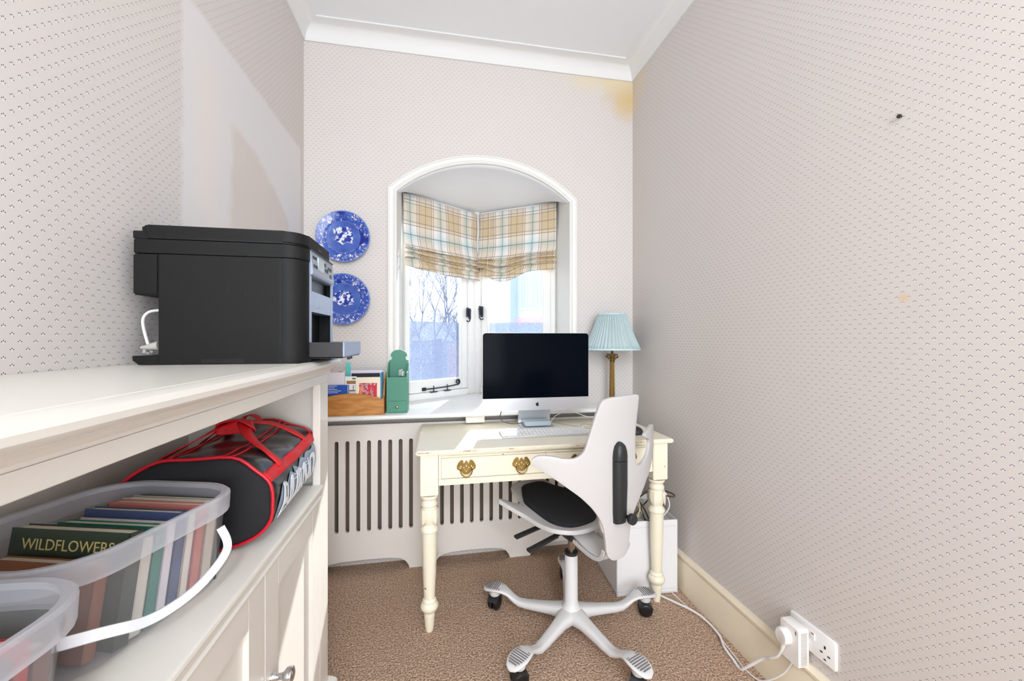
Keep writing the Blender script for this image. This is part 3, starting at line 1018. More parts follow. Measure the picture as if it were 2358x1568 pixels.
# ---------------------------------------------------------------- printer
X0, X1, YN, YF = -.672, -.318, 1.03, 1.300
pt = thing('printer', 'black laser printer with its paper tray open on the cupboard top', 'printer', (-.5, 1.165, 1.1635))
def plan(x0, x1, y0, y1, rb, rf, n=8):
    out = []
    for cx, cy, a, r in ((x1 - rf, y1 - rf, 0, rf), (x0 + rb, y1 - rb, PI / 2, rb), (x0 + rb, y0 + rb, PI, rb), (x1 - rf, y0 + rf, 3 * PI / 2, rf)):
        for k in range(n + 1):
            t = a + PI / 2 * k / n
            out.append((cx + r * math.cos(t), cy + r * math.sin(t)))
    return out
Z0 = 1.1645
def pprism(z0, z1, x0=X0, x1=X1, y0=YN, y1=YF, rb=.006, rf=.045, bev=.0015):
    return MB().prism(plan(x0, x1, y0, y1, rb, rf), z0, z1, 'xy', bev)
# lower body with the recess at the back and openings in the front
b = MB()
pl = plan(-.622, X1 - .05, YN, YF, .002, .002, 2)
b.prism(pl, Z0, 1.4145, 'xy', 0)
b.box(X0, -.621, YN, YN + .27, 1.322, 1.4145, .003)
b.prism([(X0 + .012, Z0), (-.621, Z0), (-.621, Z0 + .020), (X0, Z0 + .020), (X0, Z0 + .010)], YN, YF, 'xz')
b.box(X1 - .051, X1 - .006, YN + .001, YN + .04, Z0, Z0 + .001)
b.build('body', M_prn, pt)
# front shell: curved corner pieces round the openings
def shell(z0, z1, ya, yb):
    """piece of the front skin between y positions along the curved plan"""
    full = [p for p in plan(X1 - .10, X1, YN, YF, .002, .045, 10) if p[0] > X1 - .0505]
    full.sort(key=lambda p: p[1])
    o = [(X1 - .050, max(YN, ya))] + [p for p in full if ya <= p[1] <= yb]
    if ya > YN: o.append((X1, ya))
    if yb < YF: o.append((X1, yb))
    o.append((X1 - .050, min(YF, yb)))
    c = (sum(p[0] for p in o) / len(o), sum(p[1] for p in o) / len(o))
    o = sorted(set(o), key=lambda p: math.atan2(p[1] - c[1], p[0] - c[0]))
    return o
fs = MB()
oy0, oy1 = YN + .060, YF - .012
MB().prism(shell(0, 0, YN, oy0), Z0, 1.4145, 'xy').build('corner_panel', M_prn, pt, smooth=35)
MB().prism(shell(0, 0, oy1, YF), Z0, 1.4145, 'xy').build('corner_panel', M_prn, pt, smooth=35)
fs.box(X1 - .002, X1 + .0012, YN + .046, oy0 + .0005, Z0 + .03, 1.4145)
fs.box(X1 - .050, X1, oy0, oy1, 1.292, 1.345)
fs.box(X1 - .050, X1, oy0, oy1, 1.383, 1.4145)
fs.box(X1 - .002, X1 + .0012, YF - .02, YF - .004, Z0 + .03, 1.4145)
fs.build('front_cover', M_prnf, pt, smooth=35, label='glossy front cover tinted with painted window reflection, with two dark openings')
MB().box(X1 - .049, X1 - .035, oy0, oy1, Z0 + .002, 1.292).build('tray_opening', M_prnd, pt)
MB().box(X1 - .049, X1 - .015, oy0, oy1, 1.345, 1.383).build('output_slot', M_prnd, pt)
MB().box(X1 - .001, X1 + .0012, 1.135, 1.175, 1.305, 1.325, .0005).build('latch', M_prnf, pt)
pprism(1.4165, 1.4475).build('scanner', M_prn, pt, smooth=35)
lid = MB().prism(plan(X0 + .010, X1, YN, YF, .02, .045), 1.4495, 1.4800, 'xy', .004)
lid.box(X0, X0 + .030, YN + .001, YF - .001, 1.4485, 1.4660, .001)
lid.build('scanner_lid', M_prn, pt, smooth=35)
# sloping control panel
cp = MB()
cp.prism([(X1 - .012, 1.392), (X1 + .004, 1.385), (X1 + .007, 1.391), (X1 + .001, 1.4475), (X1 - .010, 1.4475)], YN + .052, YF - .010, 'xz')
cpo = cp.build('control_panel', M_prnf, pt)
MB().box(X1 - .01, X1 + .0035, YN + .05, YF - .008, 1.4475, 1.4500).build('panel_gap', M_prnd, pt)
b = MB()
for bi, (y, z, w_, h_) in enumerate(((1.10, 1.432, .012, .007), (1.118, 1.432, .012, .007), (1.10, 1.410, .012, .007), (1.118, 1.410, .012, .007), (1.24, 1.425, .014, .009), (1.262, 1.425, .012, .009), (1.255, 1.405, .02, .010), (1.205, 1.430, .010, .009), (1.205, 1.415, .010, .009), (1.222, 1.415, .008, .012))):
    x = X1 + .0072 - (z - 1.391) * .106
    MB().box(x - .001, x + .0016, y - w_ / 2, y + w_ / 2, z - h_ / 2, z + h_ / 2, .0004).build('button', M_prnd, cpo)
x = X1 + .004
MB().box(x - .002, x + .0014, 1.135, 1.190, 1.404, 1.438, .0005).build('display', mat('lcd_grey', (190, 206, 214), .2), cpo)
tb = text_bm('Canon', .013, .0003)
t = MB().add(tb, Matrix.Translation((X1 + .0006, 1.165, 1.463)) @ Matrix.Rotation(PI / 2, 4, 'Z') @ Matrix.Rotation(PI / 2, 4, 'X'))
t.build('logo', mat('logo_grey', (60, 62, 70), .4, var=0), pt)
# paper tray standing out of the front
tr = MB()
tx0, tx1, ty0, ty1, tz0, tz1 = X1 - .034, -.238, YN + .044, YF - .008, 1.1735, 1.2140
tr.box(tx0, tx1, ty0, ty0 + .004, tz0, tz1, .001)
tr.box(tx0, tx1, ty1 - .004, ty1, tz0, tz1, .001)
tr.box(tx0, tx1, ty0, ty1, tz0, tz0 + .004, .001)
tr.box(tx0, tx1 - .002, ty0 + .002, ty1 - .002, tz1 - .003, tz1 - .0005, .0005)
to = tr.build('paper_tray', M_tray, pt)
MB().box(tx1 - .001, tx1 + .003, ty0, ty1, tz0 + .004, tz1 + .001, .001).build('tray_front', M_prnf, to)
f = MB()
f.box(tx1 - .012, tx1 - .004, ty0 + .10, ty0 + .108, tz0 - .008, tz0); f.box(tx1 - .012, tx1 - .004, ty0 + .125, ty0 + .133, tz0 - .007, tz0)
f.build('tray_hook', M_prnd, to)
# side details
for x, z in ((-.483, 1.340), (-.446, 1.327)):
    MB().lathe([(.0048, .0), (.0048, -.0006), (.0034, -.0008), (.0030, -.0002), (.0005, -.0002)], axis='y', c=(x, YN, z), n=20).build('side_screw', M_prn, pt, smooth=40)
MB().box(-.535, -.445, YN - .0006, YN + .01, Z0 + .002, Z0 + .012, .0003).build('grip', M_prnd, pt)
MB().box(X1 - .0512, X1 - .0498, YN - .0003, YN + .004, Z0, 1.4145).build('seam', M_prnd, pt)
MB().box(-.634, -.6215, YN + .03, YF - .02, 1.19, 1.315).build('rear_socket_panel', M_prnd, pt)
# leads behind it
cb = MB()
cb.tube(cr([(-.630, YN + .052, 1.289), (-.655, YN + .05, 1.290), (-.673, YN + .047, 1.283), (-.680, YN + .044, 1.262), (-.668, YN + .04, 1.215), (-.655, YN + .036, 1.190)], 5, False), .0032, 8)
tag(cb.build('printer_cable', M_cable, None, smooth=40), 'short white cable looping out of the back of the printer', 'cable')
cb = MB()
cb.tube([(-.631, YN + .020, 1.207), (-.645, YN + .020, 1.205), (-.66, YN + .020, 1.203), (-.668, YN + .02, 1.203)], [.011, .009, .005, .0035], 12)
cb.tube([(-.660, YN + .022, 1.203), (-.664, YN + .024, 1.192), (-.660, YN + .03, 1.1895)], .004, 8)
tag(cb.build('power_plug', M_greycable, None, smooth=40), 'ribbed grey plug pushed into the lower back of the printer', 'plug')

# ---------------------------------------------------------------- sports bag
bag = thing('sports_bag', 'black vinyl sports bag with red straps lying on the open shelf', 'bag', (-.474, 1.045, .802), math.radians(3))
BL0, BL1 = -.172, .185       # along local y
BW, BH = .138, .094
def bagpt(t, y, k=1.0):
    """t angle round the section (0 = +x, PI/2 = up)"""
    c, s_ = math.cos(t), math.sin(t)
    x = math.copysign(abs(c) ** .85, c) * BW * k
    z = BH + math.copysign(abs(s_) ** (.62 if s_ < 0 else .95), s_) * BH * k
    q = (y - BL0) / (BL1 - BL0)
    squash = 1 - .04 * math.sin(q * PI) * (1 if s_ > 0 else 0)
    wr = .0035 * math.sin(7 * t + 13 * q) * math.sin(q * PI * 3.2 + t) * (1 if s_ > -.3 else .2)
    return (x + wr, y, .003 + (z - .0) * squash + wr * (1 if s_ > 0 else 0))
b = MB()
NT_, NY = 56, 30
b.loft([[bagpt(2 * PI * i / NT_, BL0 + (BL1 - BL0) * j / NY, (.97 if j in (0, NY) else 1)) for i in range(NT_)] for j in range(NY + 1)])
b.build('body', M_vinyl, bag, local=True, smooth=60)
for yy, nm in ((BL0, 'end_panel'), (BL1, 'end_panel')):
    e = MB()
    sg = -1 if yy == BL0 else 1
    e.loft([[(p[0] * k, yy + sg * o_, BH + (p[2] - BH) * k) for p in [bagpt(2 * PI * i / 40, yy, .97) for i in range(40)]] for k, o_ in ((.985, 0), (.96, .004), (.8, .008), (.4, .010), (.02, .011))])
    e.build(nm, M_blackf, bag, local=True, smooth=50)
    MB().tube([(p[0], yy + sg * .001, p[2]) for p in [bagpt(2 * PI * i / 48, yy, .99) for i in range(48)]], .0034, 8, closed=True).build('piping', M_redpipe, bag, local=True, smooth=50)
def strap(pts_fn, width, name, m, n=24, off=.0016, thick=.002):
    s_ = MB()
    rows = []
    for i in range(n + 1):
        rows.append(pts_fn(i / n))
    s_.loft(rows, caps=False, closed=False)
    return s_.build(name, m, bag, local=True, smooth=40, solid=thick, soff=0)
def offpt(t, y, o):
    p = Vector(bagpt(t, y)); c = Vector((0, y, BH))
    d = (p - c).normalized()
    return tuple(p + d * o)
# long side bands
strap(lambda u: [offpt(a, BL0 + .002 + (BL1 - BL0 - .004) * u, .0018) for a in (.34, .43, .52, .60)], 0, 'side_band', M_red)
strap(lambda u: [offpt(a, BL0 + .002 + (BL1 - BL0 - .004) * u, .0018) for a in (PI - .34, PI - .43, PI - .52, PI - .60)], 0, 'side_band', M_red)
# thin red seams along the top by the zip
for a0 in (1.18, 1.30, 1.84, 1.96):
    strap(lambda u, a0=a0: [offpt(a, BL0 + .002 + (BL1 - BL0 - .004) * u, .0012) for a in (a0 - .018, a0 + .018)], 0, 'zip_seam', M_red)
# carrying handles: rise from the side bands and meet over the top
def ribbon(path, across, half, name):
    s_ = MB()
    s_.loft([[tuple(Vector(p) - Vector(a) * half), tuple(Vector(p) + Vector(a) * half)] for p, a in zip(path, across)], caps=False, closed=False)
    return s_.build(name, M_red, bag, local=True, smooth=50, solid=.0022, soff=0)
for sx in (1, -1):
    p0, p1 = (-.085, .115)
    path = cr([offpt(.50 if sx > 0 else PI - .5, p0, .004), offpt(.85 if sx > 0 else PI - .85, p0 + .002, .006), (sx * .055, p0 + .03, 2 * BH + .008), (sx * .020, .0, 2 * BH + .030),
               (sx * .020, .03, 2 * BH + .030), (sx * .055, p1 - .02, 2 * BH + .010), offpt(.85 if sx > 0 else PI - .85, p1, .006), offpt(.50 if sx > 0 else PI - .5, p1, .004)], 6, False)
    acr = []
    for i, p in enumerate(path):
        q = path[min(i + 1, len(path) - 1)]; r_ = path[max(i - 1, 0)]
        tg = (Vector(q) - Vector(r_)).normalized()
        out = (Vector(p) - Vector((0, p[1], BH))).normalized()
        acr.append(tuple(tg.cross(out).normalized()))
    ribbon(path, acr, .013, 'handle')
path = cr([(-.03, .0, 2 * BH + .034), (0, .01, 2 * BH + .040), (.03, .0, 2 * BH + .034), (.034, .012, 2 * BH + .022), (0, .014, 2 * BH + .022), (-.034, .012, 2 * BH + .022)], 5, True)
MB().tube(path, .003, 8, closed=True, flat=(.034, .004)).build('handle_wrap', M_red, bag, local=True, smooth=40)
path = cr([(.0, .17, 2 * BH - .003), (-.01, .165, 2 * BH + .018), (-.03, .15, 2 * BH + .024), (-.04, .13, 2 * BH + .002)], 6, False)
ribbon(path, [(.3, .95, 0)] * len(path), .009, 'pull_tab')
# pale print on the front face
def onbag(u, v, o=.0016):
    """u along the length, v arc length up from the section's front"""
    return offpt(v, u, o)
pp = cr([(-.135, -.55), (-.15, -.2), (-.13, .10), (-.10, .16), (-.085, .05), (-.06, .22), (-.04, .12), (-.02, .28), (.01, .16), (.03, .30), (.06, .22), (.09, .30), (.12, .24), (.15, .28), (.165, .0), (.16, -.25), (.12, -.5), (.05, -.66), (-.05, -.72)], 4)
MB().sheet(pp, lambda u, v: onbag(u, v), .012).build('print', M_print, bag, local=True, smooth=60)
tb = text_bm('BAIRNO', .084, .0004, .1, .0022)
bmesh.ops.triangulate(tb, faces=tb.faces)
for _ in range(3):
    le = [e for e in tb.edges if e.calc_length() > .010]
    if le:
        bmesh.ops.subdivide_edges(tb, edges=le, cuts=1)
        bmesh.ops.triangulate(tb, faces=tb.faces)
for v in tb.verts:
    p = onbag(.005 + v.co.x * .92, -.16 + v.co.y / BW * 1.25, .0046 + v.co.z)
    v.co = p
t = MB(); t.b.free(); t.b = tb
t.build('lettering', M_print2, bag, local=True)
sc = MB()
for k in range(3):
    u0 = -.06 + k * .05
    sc.tube([onbag(u0 + q * .012 * math.cos(q * 2.2) + q * .006, .05 + .06 * math.sin(q * 1.9), .003) for q in [i * .45 for i in range(9)]], .0011, 5)
sc.build('script', M_print2, bag, local=True, smooth=60)

# ---------------------------------------------------------------- storage tubs and the books in them
def tub(name, cx, cy, rot, hx, hy, h, label, handle=True, zb=.8025):
    root = thing(name, label, 'storage tub', (cx, cy, zb), rot, 'clear plastic tubs on the open shelf')
    def outline(sx, sy, r, z, n=7):
        return [(a, b, z) for a, b in rrect(-sx, sx, -sy, sy, r, n)]
    w_ = MB()
    w_.loft([outline(hx * .86, hy * .86, .05, .0015), outline(hx * .90, hy * .90, .055, .004), outline(hx * .985, hy * .985, .065, h - .03), outline(hx, hy, .07, h - .028), outline(hx, hy, .07, h)], caps=False)
    w_.b.faces.new([v for v in w_.b.verts][:32][::-1])
    w_.build('tub_wall', M_tub, root, local=True, smooth=40, solid=.0016, soff=-1)
    r_ = MB()
    r_.loft([outline(hx + .001, hy + .001, .07, h - .030), outline(hx + .0085, hy + .0085, .075, h - .029), outline(hx + .0095, hy + .0095, .075, h - .002), outline(hx + .006, hy + .006, .075, h + .002), outline(hx - .001, hy - .001, .07, h + .001), outline(hx - .0015, hy - .0015, .07, h - .006)], caps=False)
    r_.build('rim', M_tubrim, root, local=True, smooth=40)
    if handle:
        pth = cr([(hx + .004, hy * .62, h - .05), (hx + .018, hy * .60, h - .085), (hx + .020, hy * .2, h - .112), (hx + .020, -hy * .3, h - .112), (hx + .018, -hy * .75, h - .088), (hx - .03, -hy - .014, h - .078), (hx - .10, -hy - .012, h - .070)], 8, False)
        MB().tube(pth, .003, 8, flat=(.005, .014)).build('handle', mat('white_handle_plastic', (234, 236, 242), .35, var=.01), root, local=True, smooth=40)
    return root
TC = (-.506, .700)
TR = math.radians(-16)
tub('storage_tub', TC[0], TC[1], TR, .124, .138, .154, 'clear plastic tub of books with a white handle, next to the sports bag')
tub('storage_tub', -.505, .378, math.radians(-4), .128, .150, .154, 'clear plastic tub in the near corner of the open shelf', handle=False)

BOOKN = {}
def book(cx, cy, cz, w_, h_, t_, col, label, rot, lean=0.0, tilt=0.0, group='books in the plastic tubs', word=None, wordcol=(214, 200, 130), wsize=.012, base=None):
    """standing book: spine faces local -y ... w_ depth (x), h_ height (z), t_ thickness (y)"""
    M = Matrix.Translation((cx, cy, cz)) @ Matrix.Rotation(rot, 4, 'Z') @ Matrix.Rotation(lean, 4, 'X') @ Matrix.Rotation(tilt, 4, 'Y')
    root = bpy.data.objects.new('book', None)
    root.empty_display_size = .02
    C.objects.link(root)
    root.matrix_world = M
    ROOTM[root.name] = M
    tag(root, label, 'book', group)
    m = mat('book_cover_%d_%d_%d' % col, col, .45, var=.06, scale=30)
    c_ = MB()
    c_.box(-w_ / 2, w_ / 2, -t_ / 2, -t_ / 2 + .0012, 0, h_)
    c_.box(-w_ / 2, w_ / 2, t_ / 2 - .0012, t_ / 2, 0, h_)
    c_.box(w_ / 2 - .0012, w_ / 2, -t_ / 2, t_ / 2, 0, h_)
    c_.build('cover', m, root, local=True)
    MB().box(-w_ / 2 + .003, w_ / 2 - .0013, -t_ / 2 + .0012, t_ / 2 - .0012, .002, h_ - .002).build('pages', M_paper, root, local=True)
    if word:
        tb_ = text_bm(word, wsize, .0002)
        MB().add(tb_, Matrix.Translation((0, -t_ / 2 - .0003, h_ - wsize * 1.0)) @ Matrix.Rotation(PI / 2, 4, 'X')).build('lettering', mat('title_ink', wordcol, .5, var=0), root, local=True)
    return root
def intub(lx, ly, c=TC, r=TR):
    return (c[0] + lx * math.cos(r) - ly * math.sin(r), c[1] + lx * math.sin(r) + ly * math.cos(r))
LN = math.radians(-9)
stack = [(.098, .134, .016, (70, 80, 84), 'grey paperback'), (.082, .138, .020, (206, 196, 182), 'cream paperback'), (.060, .140, .017, (196, 120, 112), 'salmon red book'),
         (.041, .134, .013, (226, 214, 204), 'pale pink paperback'), (.023, .143, .016, (64, 78, 118), 'navy blue book'), (.005, .134, .014, (222, 214, 220), 'white paperback with a lilac spine'),
         (-.012, .138, .016, (40, 122, 108), 'teal green book'), (-.031, .130, .018, (214, 206, 194), 'ivory paperback')]
for ly, hh, tt, col, nm in stack:
    p = intub(.018, ly)
    book(p[0], p[1], .8075, .165, hh, tt, col, nm + ' standing on edge in the tub beside the sports bag', TR, lean=LN)
p = intub(.012, -.052)
book(p[0], p[1], .8075, .185, .148, .020, (50, 62, 48), 'dark green book titled WILDFLOWERS leaning in the larger tub', TR, lean=LN, word='WILDFLOWERS', wsize=.021)
p = intub(.008, -.077)
book(p[0], p[1], .8075, .160, .118, .016, (150, 92, 62), 'orange-brown book at the near end of the tub with the handle', TR, lean=LN)
p = intub(-.01, -.100)
book(p[0], p[1], .8075, .14, .095, .014, (60, 104, 74), 'leaf green booklet nearest the front of the tub with the handle', TR, lean=LN)
for i, (yy, hh, tt, col, nm) in enumerate(((.490, .100, .018, (110, 72, 62), 'brown book'), (.468, .118, .014, (178, 40, 44), 'bright red book'), (.446, .110, .020, (66, 64, 70), 'charcoal book'), (.420, .112, .018, (200, 172, 150), 'tan book'), (.392, .105, .022, (120, 80, 66), 'chestnut book'))):
    book(-.497, yy, .8075, .19, hh, tt, col, nm + ' standing in the tub in the near corner of the shelf', math.radians(-4), lean=math.radians(-6))
#PART4
# ---------------------------------------------------------------- desk
dk = thing('desk', 'cream painted writing desk with turned legs and two drawers', 'desk', (-.09, 1.655, 0))
DX0, DX1, DY0, DY1 = -.09, 1.062, 1.655, 2.185
MB().box(DX0, DX1, DY0, DY1, .746, .765, .0055, 3).build('desktop', M_desk, dk, smooth=35)
FX0, FX1, FY0, FY1 = -.072, 1.040, 1.672, 2.165
c = MB()
# front frame: top rail, bottom rail, divider
c.box(.002, .965, FY0 + .004, FY0 + .026, .728, .746, .001)
c.box(.002, .965, FY0 + .000, FY0 + .026, .615, .640, .002)
c.box(.002, .012, FY0 + .004, FY0 + .026, .640, .728)
c.box(.956, .965, FY0 + .004, FY0 + .026, .640, .728)
c.box(.462, .502, FY0 + .003, FY0 + .026, .640, .728, .001)
c.box(.010, .957, FY0 - .004, FY0 + .004, .731, .737, .002)
# sides and back
c.box(FX0 + .008, FX0 + .030, FY0 + .06, FY1 - .06, .60, .746)
c.box(FX1 - .030, FX1 - .008, FY0 + .06, FY1 - .06, .60, .746)
c.box(.002, .965, FY1 - .030, FY1 - .008, .60, .746)
c.build('apron', M_desk, dk)
def drawer(x0, x1, hx):
    d = MB()
    d.box(x0, x1, FY0 + .006, FY0 + .024, .6415, .7265, .0012)
    d.box(x0 + .004, x1 - .004, FY0 + .024, FY1 - .04, .645, .655)
    do = d.build('drawer', M_desk, dk)
    for x in hx:
        half = [(0, .0335), (.006, .026), (.010, .019), (.013, .022), (.0125, .030), (.017, .0345), (.025, .033), (.034, .022), (.040, .008), (.0385, -.002), (.031, -.007), (.023, -.010), (.019, -.014), (.013, -.022), (.006, -.025), (0, -.026)]
        o = half + [(-a, b) for a, b in half[::-1][1:-1]]
        hl = []
        for hx_, hz_, rr in ((0, .010, .0035), (-.010, .003, .003), (.010, .003, .003), (-.022, .008, .0032), (.022, .008, .0032), (0, -.012, .003), (-.006, -.006, .0022), (.006, -.006, .0022), (-.030, .004, .002), (.030, .004, .002)):
            hl.append([(hx_ + rr * math.cos(a), hz_ + rr * 1.3 * math.sin(a)) for a in [2 * PI * k / 8 for k in range(8)]])
        z = .681
        h = MB().sheet(o, lambda u, v: (x + u, FY0 + .0055 - .002 - .0022 * math.cos(u * 55), z + v), .006, hl)
        ho = h.build('drawer_handle', M_brass, do, solid=.0018, soff=0, label='pierced brass drawer handle')
        bl = MB()
        pth = [(x + .026 * math.cos(a), FY0 - .003 - .008 * abs(math.sin(a)), z - .003 + .034 * min(0, math.sin(a)) + .004) for a in [PI + PI * k / 14 for k in range(15)]]
        bl.tube(pth, [.0022] * 3 + [.0026] * 3 + [.0034] * 3 + [.0026] * 3 + [.0022] * 3, 8)
        for sx in (-1, 1):
            bl.lathe([(.001, -.008), (.0045, -.007), (.0045, -.003), (.003, .003)], axis='y', c=(x + sx * .026, FY0, z + .001), n=12)
        bl.build('bail', M_brass, ho, smooth=40)
drawer(.013, .461, (.116, .352))
drawer(.503, .955, (.612, .848))
legp = [(.0005, .571), (.036, .571), (.0365, .566), (.036, .560), (.030, .556), (.0285, .549), (.030, .545), (.0335, .539), (.0345, .532), (.033, .526), (.0285, .522), (.030, .518), (.0345, .514), (.0365, .505), (.0365, .480), (.034, .466), (.0295, .456),
        (.0265, .450), (.027, .445), (.031, .440), (.036, .434), (.038, .427), (.037, .420), (.032, .416), (.0315, .410), (.0305, .35), (.028, .25), (.023, .145), (.0225, .138), (.026, .135), (.029, .130), (.029, .126), (.027, .123), (.033, .117),
        (.0375, .108), (.037, .099), (.031, .088), (.024, .082), (.0225, .074), (.0235, .070), (.0225, .064), (.020, .03), (.0165, .006), (.015, 0.0), (.0005, 0)]
def deskleg(cx, cy, front):
    c = MB()
    zb = .571
    c.box(cx - .036, cx + .036, cy - .036, cy + .036, zb + .004, .746, .003)
    c.lathe(legp, cx, cy, 36)
    # carved leaves lapping down over the swelling
    for k in range(4):
        a = PI / 4 + k * PI / 2
        rows = []
        for j in range(8):
            q = j / 7
            z = .516 - .062 * q
            wd = .55 * (1 - q ** 3.2) + .03
            rr = .0385 + .002 * math.sin(q * PI) - .001
            rows.append([(cx + (rr + (.002 if i == 2 else 0)) * math.cos(a + wd * (i - 2) / 2), cy + (rr + (.002 if i == 2 else 0)) * math.sin(a + wd * (i - 2) / 2), z) for i in range(5)])
        c.loft(rows, caps=False, closed=False)
    c.build('leg', M_desk, dk, smooth=32)
deskleg(-.036, 1.708, True)
deskleg(1.004, 1.708, True)
deskleg(-.036, 2.128, False)
deskleg(1.004, 2.128, False)

# ---------------------------------------------------------------- computer on the desk
pc = thing('desktop_computer', 'all-in-one aluminium computer with a dark screen on the cream desk', 'computer', (.49, 2.02, .765), math.radians(0))
def rr2(x0, x1, z0, z1, r, n=6):
    return rrect(x0, x1, z0, z1, r, n)
x0, x1, zb, zt, yf = .214, .764, .864, 1.252, 1.952
o = rr2(x0, x1, zb, zt, .016)
c = MB()
c.loft([[(u, yf, v) for u, v in o], [(u, yf + .006, v) for u, v in o]] + [[((u - .489) * k + .489, yf + y, (v - 1.06) * k + 1.06) for u, v in o] for k, y in ((.985, .010), (.9, .016), (.7, .026), (.4, .036), (.1, .040))])
c.build('case', M_alu, pc, smooth=50)
zc = .926
scr = [p for p in rr2(x0 + .001, x1 - .001, zc, zt - .001, .015) if p[1] > zc + .015] + [(x0 + .001, zc), (x1 - .001, zc)]
so = MB().prism(scr, yf - .0016, yf + .001, 'xz').build('screen', M_screen, pc)
MB().lathe([(.0022, -.0003), (.0005, -.0003)], axis='y', c=(.489, yf - .0016, zt - .009), n=12).build('camera_lens', mat('lens_grey', (70, 70, 80), .2), so)
ap = cr([(0, .0042), (.0022, .0058), (.0050, .0056), (.0068, .0040), (.0050, .0012), (.0050, -.0020), (.0072, -.0042), (.0052, -.0082), (.0030, -.0098), (0, -.0088), (-.0030, -.0098), (-.0056, -.0075), (-.0074, -.0030), (-.0070, .0020), (-.0050, .0052), (-.0022, .0058)], 5)
lf = cr([(.0002, .0066), (.0008, .0092), (.0030, .0112), (.0032, .0090), (.0018, .0072)], 5)
lg = MB()
lg.prism([(.492 + u * 1.1, .8945 + v * 1.1) for u, v in ap], yf - .0009, yf + .001, 'xz')
lg.prism([(.492 + u * 1.1, .8945 + v * 1.1) for u, v in lf], yf - .0009, yf + .001, 'xz')
lg.build('logo', M_black, pc)
st = MB()
prof = [(1.972, .7655), (2.084, .7655), (2.092, .769), (2.090, .79), (2.050, .93), (2.000, 1.02), (1.990, 1.02), (2.040, .93), (2.076, .79), (2.074, .7722), (1.972, .7692)]
st.prism(prof, .418, .592, 'yz')
st.build('stand', M_alu, pc, bev=.0008)
dr = tag(MB().box(.437, .577, 1.992, 2.068, .7735, .7965, .004, 3).build('external_drive', M_alublue, None, smooth=40), 'pale metallic external drive lying on the foot of the computer stand', 'drive')
kb = thing('keyboard', 'slim white keyboard on the cream desk in front of the computer', 'keyboard', (.51, 1.86, .766), math.radians(0))
MB().prism([(1.800, .766), (1.915, .766), (1.915, .779), (1.911, .7805), (1.800, .7708)], .292, .722, 'yz').build('keyboard_plate', M_alu, kb, bev=.001)
K = MB()
for j in range(6):
    yy = 1.806 + j * .0177
    zz = .7708 + (yy - 1.80) * .0875
    i = 0
    xx = .297
    while xx < .714:
        wd = .0158
        if j == 0 and .375 < xx < .44: wd = .072
        K.box(xx, min(xx + wd, .719), yy, yy + .0155, zz, zz + .0022, .0006, 1)
        xx += wd + .0027
K.build('keys', M_socket, kb, kind='stuff')
mo = MB()
mo.loft([[(.935 + a * k, 1.800 + b * k, .7665 + z) for a, b in cr([(0, -.056), (.028, -.045), (.030, 0), (.026, .045), (0, .056), (-.026, .045), (-.030, 0), (-.028, -.045)], 4)] for k, z in ((.96, 0), (1, .006), (.97, .016), (.85, .025), (.6, .031), (.2, .034))])
tag(mo.build('computer_mouse', M_blackp, None, smooth=60), 'black rounded computer mouse on the desk, mostly hidden behind the chair', 'mouse')
c = MB()
c.tube(cr([(.437, 2.04, .783), (.41, 2.045, .7800), (.375, 2.05, .779), (.335, 2.06, .79), (.322, 2.075, .81), (.330, 2.090, .836), (.345, 2.088, .846)], 5, False), .0022, 7)
tag(c.build('drive_lead', mat('dark_cable', (70, 74, 78), .4), None, smooth=40), 'thin dark lead curling from the left of the external drive', 'cable')
c = MB()
c.tube(cr([(.60, 2.09, .769), (.63, 2.10, .80), (.68, 2.085, .823), (.74, 2.08, .818), (.79, 2.075, .800), (.85, 2.09, .785), (.90, 2.13, .769)], 6, False), .0022, 7)
tag(c.build('computer_cable', M_cable, None, smooth=40), 'white cable arching over the back of the desk to the right of the computer', 'cable')
c = MB()
c.tube(cr([(.60, 2.13, .7675), (.66, 2.03, .7675), (.72, 1.97, .7675), (.76, 1.955, .7675), (.80, 1.99, .7675), (.77, 2.03, .7675), (.74, 2.00, .7690), (.73, 1.955, .7675), (.76, 1.91, .7675)], 6, False), .0015, 6)
tag(c.build('charging_cable', M_greycable, None, smooth=40), 'thin grey lead looping across the desktop beside the keyboard', 'cable')

# ---------------------------------------------------------------- lamp on the shelf
lp = thing('table_lamp', 'brass column table lamp with a pleated pale blue shade', 'lamp', (.985, 2.150, .8335))
lx, ly = .985, 2.150
b = MB()
b.box(lx - .046, lx + .046, ly - .046, ly + .046, .8335, .842, .002); b.box(lx - .036, lx + .036, ly - .036, ly + .036, .842, .850, .002); b.box(lx - .027, lx + .027, ly - .027, ly + .027, .850, .860, .002)
b.build('base', M_brassold, lp)
b = MB()
b.lathe([(.020, .860), (.022, .866), (.018, .870), (.0165, .876)], lx, ly, 24)
n = 48
b.loft([[(lx + (r + (.0009 if k % 4 < 2 else -.0006)) * math.cos(2 * PI * k / n), ly + (r + (.0009 if k % 4 < 2 else -.0006)) * math.sin(2 * PI * k / n), z) for k in range(n)] for r, z in ((.0145, .876), (.0145, .92), (.0135, 1.00), (.0122, 1.088))])
b.build('column', M_brassold, lp, smooth=25)
b = MB()
b.lathe([(.0125, 1.088), (.0155, 1.091), (.0155, 1.095), (.013, 1.098), (.014, 1.106), (.019, 1.122), (.021, 1.128), (.0005, 1.128)], lx, ly, 24)
b.box(lx - .0255, lx + .0255, ly - .0255, ly + .0255, 1.127, 1.136, .003)
